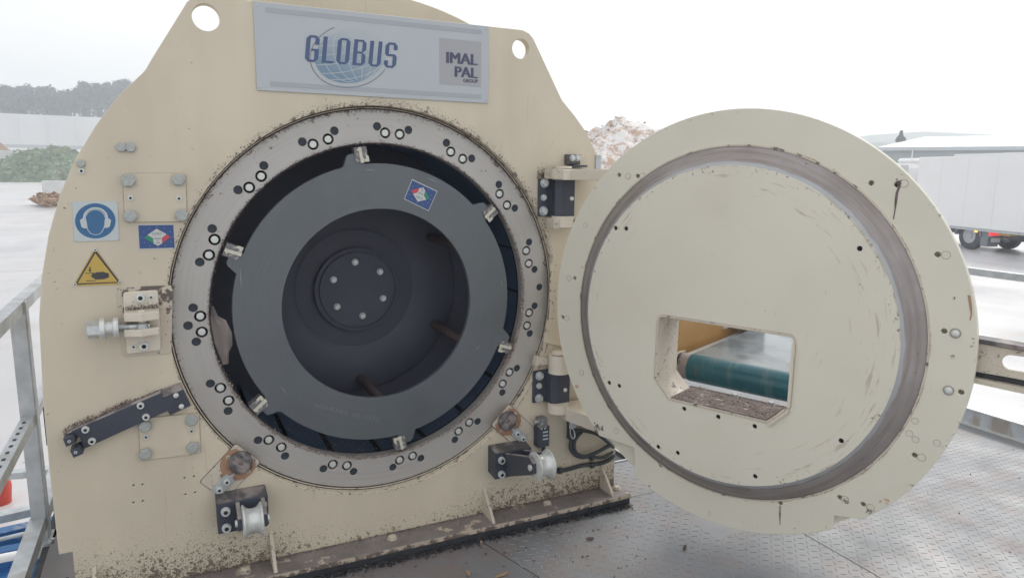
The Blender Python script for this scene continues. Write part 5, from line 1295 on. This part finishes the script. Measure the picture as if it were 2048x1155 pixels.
o, me = mound('wood_chip_heap', atd(5, 310, 169).x, atd(5, 310, 169).y+3, 7, 5, atd(0, 292, 169).z-ZG, 'chipwood', 24, .2, 5); tag(o, 'brown wood chip heap showing over the white bay wall', 'heap')
p = onz(118, 398, ZG); b = MB().box((p.x-1.2, p.y-.5, ZG), (p.x+1.4, p.y+.6, ZG+1.7)); tag(put('concrete_block', b, 'concreteblock', sm=False, bevel=.05), 'pale concrete block beside the left edge of the machine plate', 'block')
fl = []
for i in range(260):
    q = onz(random.gauss(100, 14), 409+abs(random.gauss(0, 3)), ZG); fl.append(((q.x, q.y, ZG+.15+random.random()*.7), random.uniform(.2, .7), Vector((0, 0, 1))))
flakes('scattered_boards', fl, 'splinter', None, label='loose pile of pale wood offcuts on the yard at the left')
# snowy heap behind
p = atd(1240, 345, 52); hh = atd(1250, 236, 52).z-ZG
o, me = mound('snowy_wood_heap', p.x+1, p.y+1, 11, 11, hh*1.0, 'chips', 90, .10, 1); tag(o, 'tall white dusted heap of brown wood chunks behind the machine', 'heap')
fl = []
tops = [v.co.copy() for v in me.vertices if v.co.z > ZG+1.2]
for i in range(2400):
    v = random.choice(tops)
    if noise.noise(v*.45) > .0+.25*random.random(): fl.append(((v.x+random.gauss(0, .15), v.y+random.gauss(0, .15), v.z+.05), random.uniform(.08, .22), Vector((0, 0, 1))))
flakes('wood_chunks', fl, 'chipwood', o)
# snow banks on the ground left
# ---- truck
TD = 36.0
az_t = R(15.6)
pw = onz(1929, 498, ZG)
TR = Matrix.Translation(pw) @ Matrix.Rotation(-az_t, 4, 'Z')     # local +Y forward, +X right (away from camera is ... )
# side towards the camera is local -X side?  camera lies at lower left of the truck
inv = TR.inverted() @ CAM
sgn = -1 if inv.x < 0 else 1
tk = empty('articulated_truck', pw, 'white articulated truck with tall white trailer and lit red tail lamps at the right', 'truck')
def tb_(name, lo, hi, m, bevel=.0):
    lo = list(lo); hi = list(hi)
    if sgn > 0: lo[0], hi[0] = -hi[0], -lo[0]
    return put(name, MB().box(lo, hi), m, tk, TR, sm=False, bevel=bevel)
def tpt(px, py, x=0):      # pixel -> (y, z) on the truck's near side plane
    iv = TR.inverted(); c = iv @ CAM; d = iv.to_3x3() @ ray(px, py); k = (x-c.x)/d.x; q = c+d*k; return q.y, q.z
yA, zA = tpt(1838, 314); yB, zB = tpt(1915, 452); yC, zC = tpt(2048, 468)
zt_ = tpt(1900, 313)[1]; zb_ = (zB+zC)/2
WX = 2.5
tb_('trailer_body', (0, -11.0, zb_), (WX, yA, zt_), 'white', .03)
tb_('trailer_rail', (-.02, -11.0, zb_-.09), (WX, yA, zb_-.002), 'galv')
tb_('roof_rail', (.02, -11.0, zt_+.002), (WX-.02, tpt(1908, 310)[0], zt_+.1), 'white')
cabz = tpt(1815, 320)[1]
tb_('cab', (.12, yA+.5, .55), (WX-.1, yA+2.6, zt_-.25), 'white', .25)
tb_('cab_fairing', (.3, yA+.6, zt_-.27), (WX-.3, yA+1.9, zt_-.02), 'white', .12)
ym = tpt(1826, 324)[0]; tb_('mirror', (-.45, ym+.1, zt_-.75), (-.1, ym+.3, zt_-.35), 'concreteblock', .03)
tb_('aerial', (.2, ym+.35, zt_-.2), (.23, ym+.38, zt_+.35), 'white')
def wheel(y, x=.15, r=.60):
    c = TR @ Vector((x*-sgn, y, r)) if sgn > 0 else None
    ax = Vector((1, 0, 0)) if sgn < 0 else Vector((-1, 0, 0))
    b = MB().lathe((x if sgn < 0 else -x, y, r), ax, [(.07, .29), (0, .34), (.0, r-.10), (.04, r), (.27, r), (.3, .44), (.3, .1)], 28, cap=False); w = put('wheel', b, 'tyre', tk, TR)
    b = MB().lathe((x if sgn < 0 else -x, y, r), ax, [(.05, .345), (.01, .335), (.02, .29), (.10, .22), (.10, .15), (.02, .12), (.02, .02)], 24); put('rim', b, 'rim', w, TR)
wheel(0.0); wheel(0.0, x=WX-.45)
wheel(-7.5); wheel(-8.8); wheel(yA+1.6)
tb_('chassis', (.5, -9.5, .62), (WX-.5, yA+2.3, zb_-.1), 'truckdark')
b = MB()
for i in range(13):
    a0_, a1_ = R(0+i*15), R(0+(i+1)*15)
    if i < 12:
        P = [(.05, .64*math.cos(a0_), .60+.64*math.sin(a0_)), (.05, .64*math.cos(a1_), .60+.64*math.sin(a1_)), (.05, .72*math.cos(a1_), .60+.72*math.sin(a1_)), (.05, .72*math.cos(a0_), .60+.72*math.sin(a0_))]
        if sgn > 0: P = [(-x, y, z) for x, y, z in P]
        b.prism(P, ((.55 if sgn < 0 else -.55), 0, 0))
put('mudguard', b, 'truckgrey', tk, TR, sm=False)
tb_('mud_flap', (.10, -1.05, .22), (.62, -.66, 1.25), 'truckgrey')
tb_('tail_bracket', (.08, -1.18, .62), (.64, -1.055, 1.06), 'truckgrey')
yl = -1.19
tb_('tail_lamp', (.06, yl-.04, .70), (.56, yl+.10, .92), 'tail')
tb_('number_plate', (.12, yl-.02, .42), (.55, yl, .60), 'roofgrey')
tb_('marker_lamp', (-.03, tpt(1954, 454)[0]-.05, zb_-.16), (.02, tpt(1954, 454)[0]+.09, zb_-.08), 'marker')
tb_('toolbox', (.1, -2.1, .75), (.7, -1.5, 1.15), 'amber', .02); tb_('toolbox', (.08, -3.6, .85), (.7, -3.2, 1.3), 'amber', .02)
tb_('landing_leg', (.35, -2.9, .05), (.5, -2.75, zb_-.1), 'truckdark'); tb_('fuel_tank', (.9, -2.6, .5), (1.6, -1.2, 1.1), 'truckdark', .05)
for z in (.50, .78, 1.02): tb_('side_guard', (.02, -7.0, z), (.06, -3.75, z+.10), 'white')
for y in (-3.8, -5.2, -6.9): tb_('side_guard_post', (.07, y, .45), (.11, y+.08, zb_-.09), 'galv')
tb_('pallet_box', (.4, -6.2, .6), (1.2, -4.2, 1.3), 'truckgrey')
wheelbox = None
for k in range(1, 10):
    y = yA-k*1.5; tb_('panel_joint', (-.004, y, zb_+.05), (-.0005, y+.02, zt_-.05), 'tarp')

# ================================================================== HAZE
b = MB().box((-880, -880, ZG-1), (880, 880, 48)); hz = b.mesh(sm=False)
hm = bpy.data.materials.new('haze'); hm.use_nodes = True; t = hm.node_tree; t.nodes.clear()
out = t.nodes.new('ShaderNodeOutputMaterial'); pv = t.nodes.new('ShaderNodeVolumePrincipled')
pv.inputs['Color'].default_value = (.90, .962, 1, 1); pv.inputs['Density'].default_value = .0019; pv.inputs['Anisotropy'].default_value = .45
t.links.new(pv.outputs[0], out.inputs['Volume'])
h = link('haze', hz, hm); h['kind'] = 'stuff'; h['label'] = 'pale winter haze over the yard'
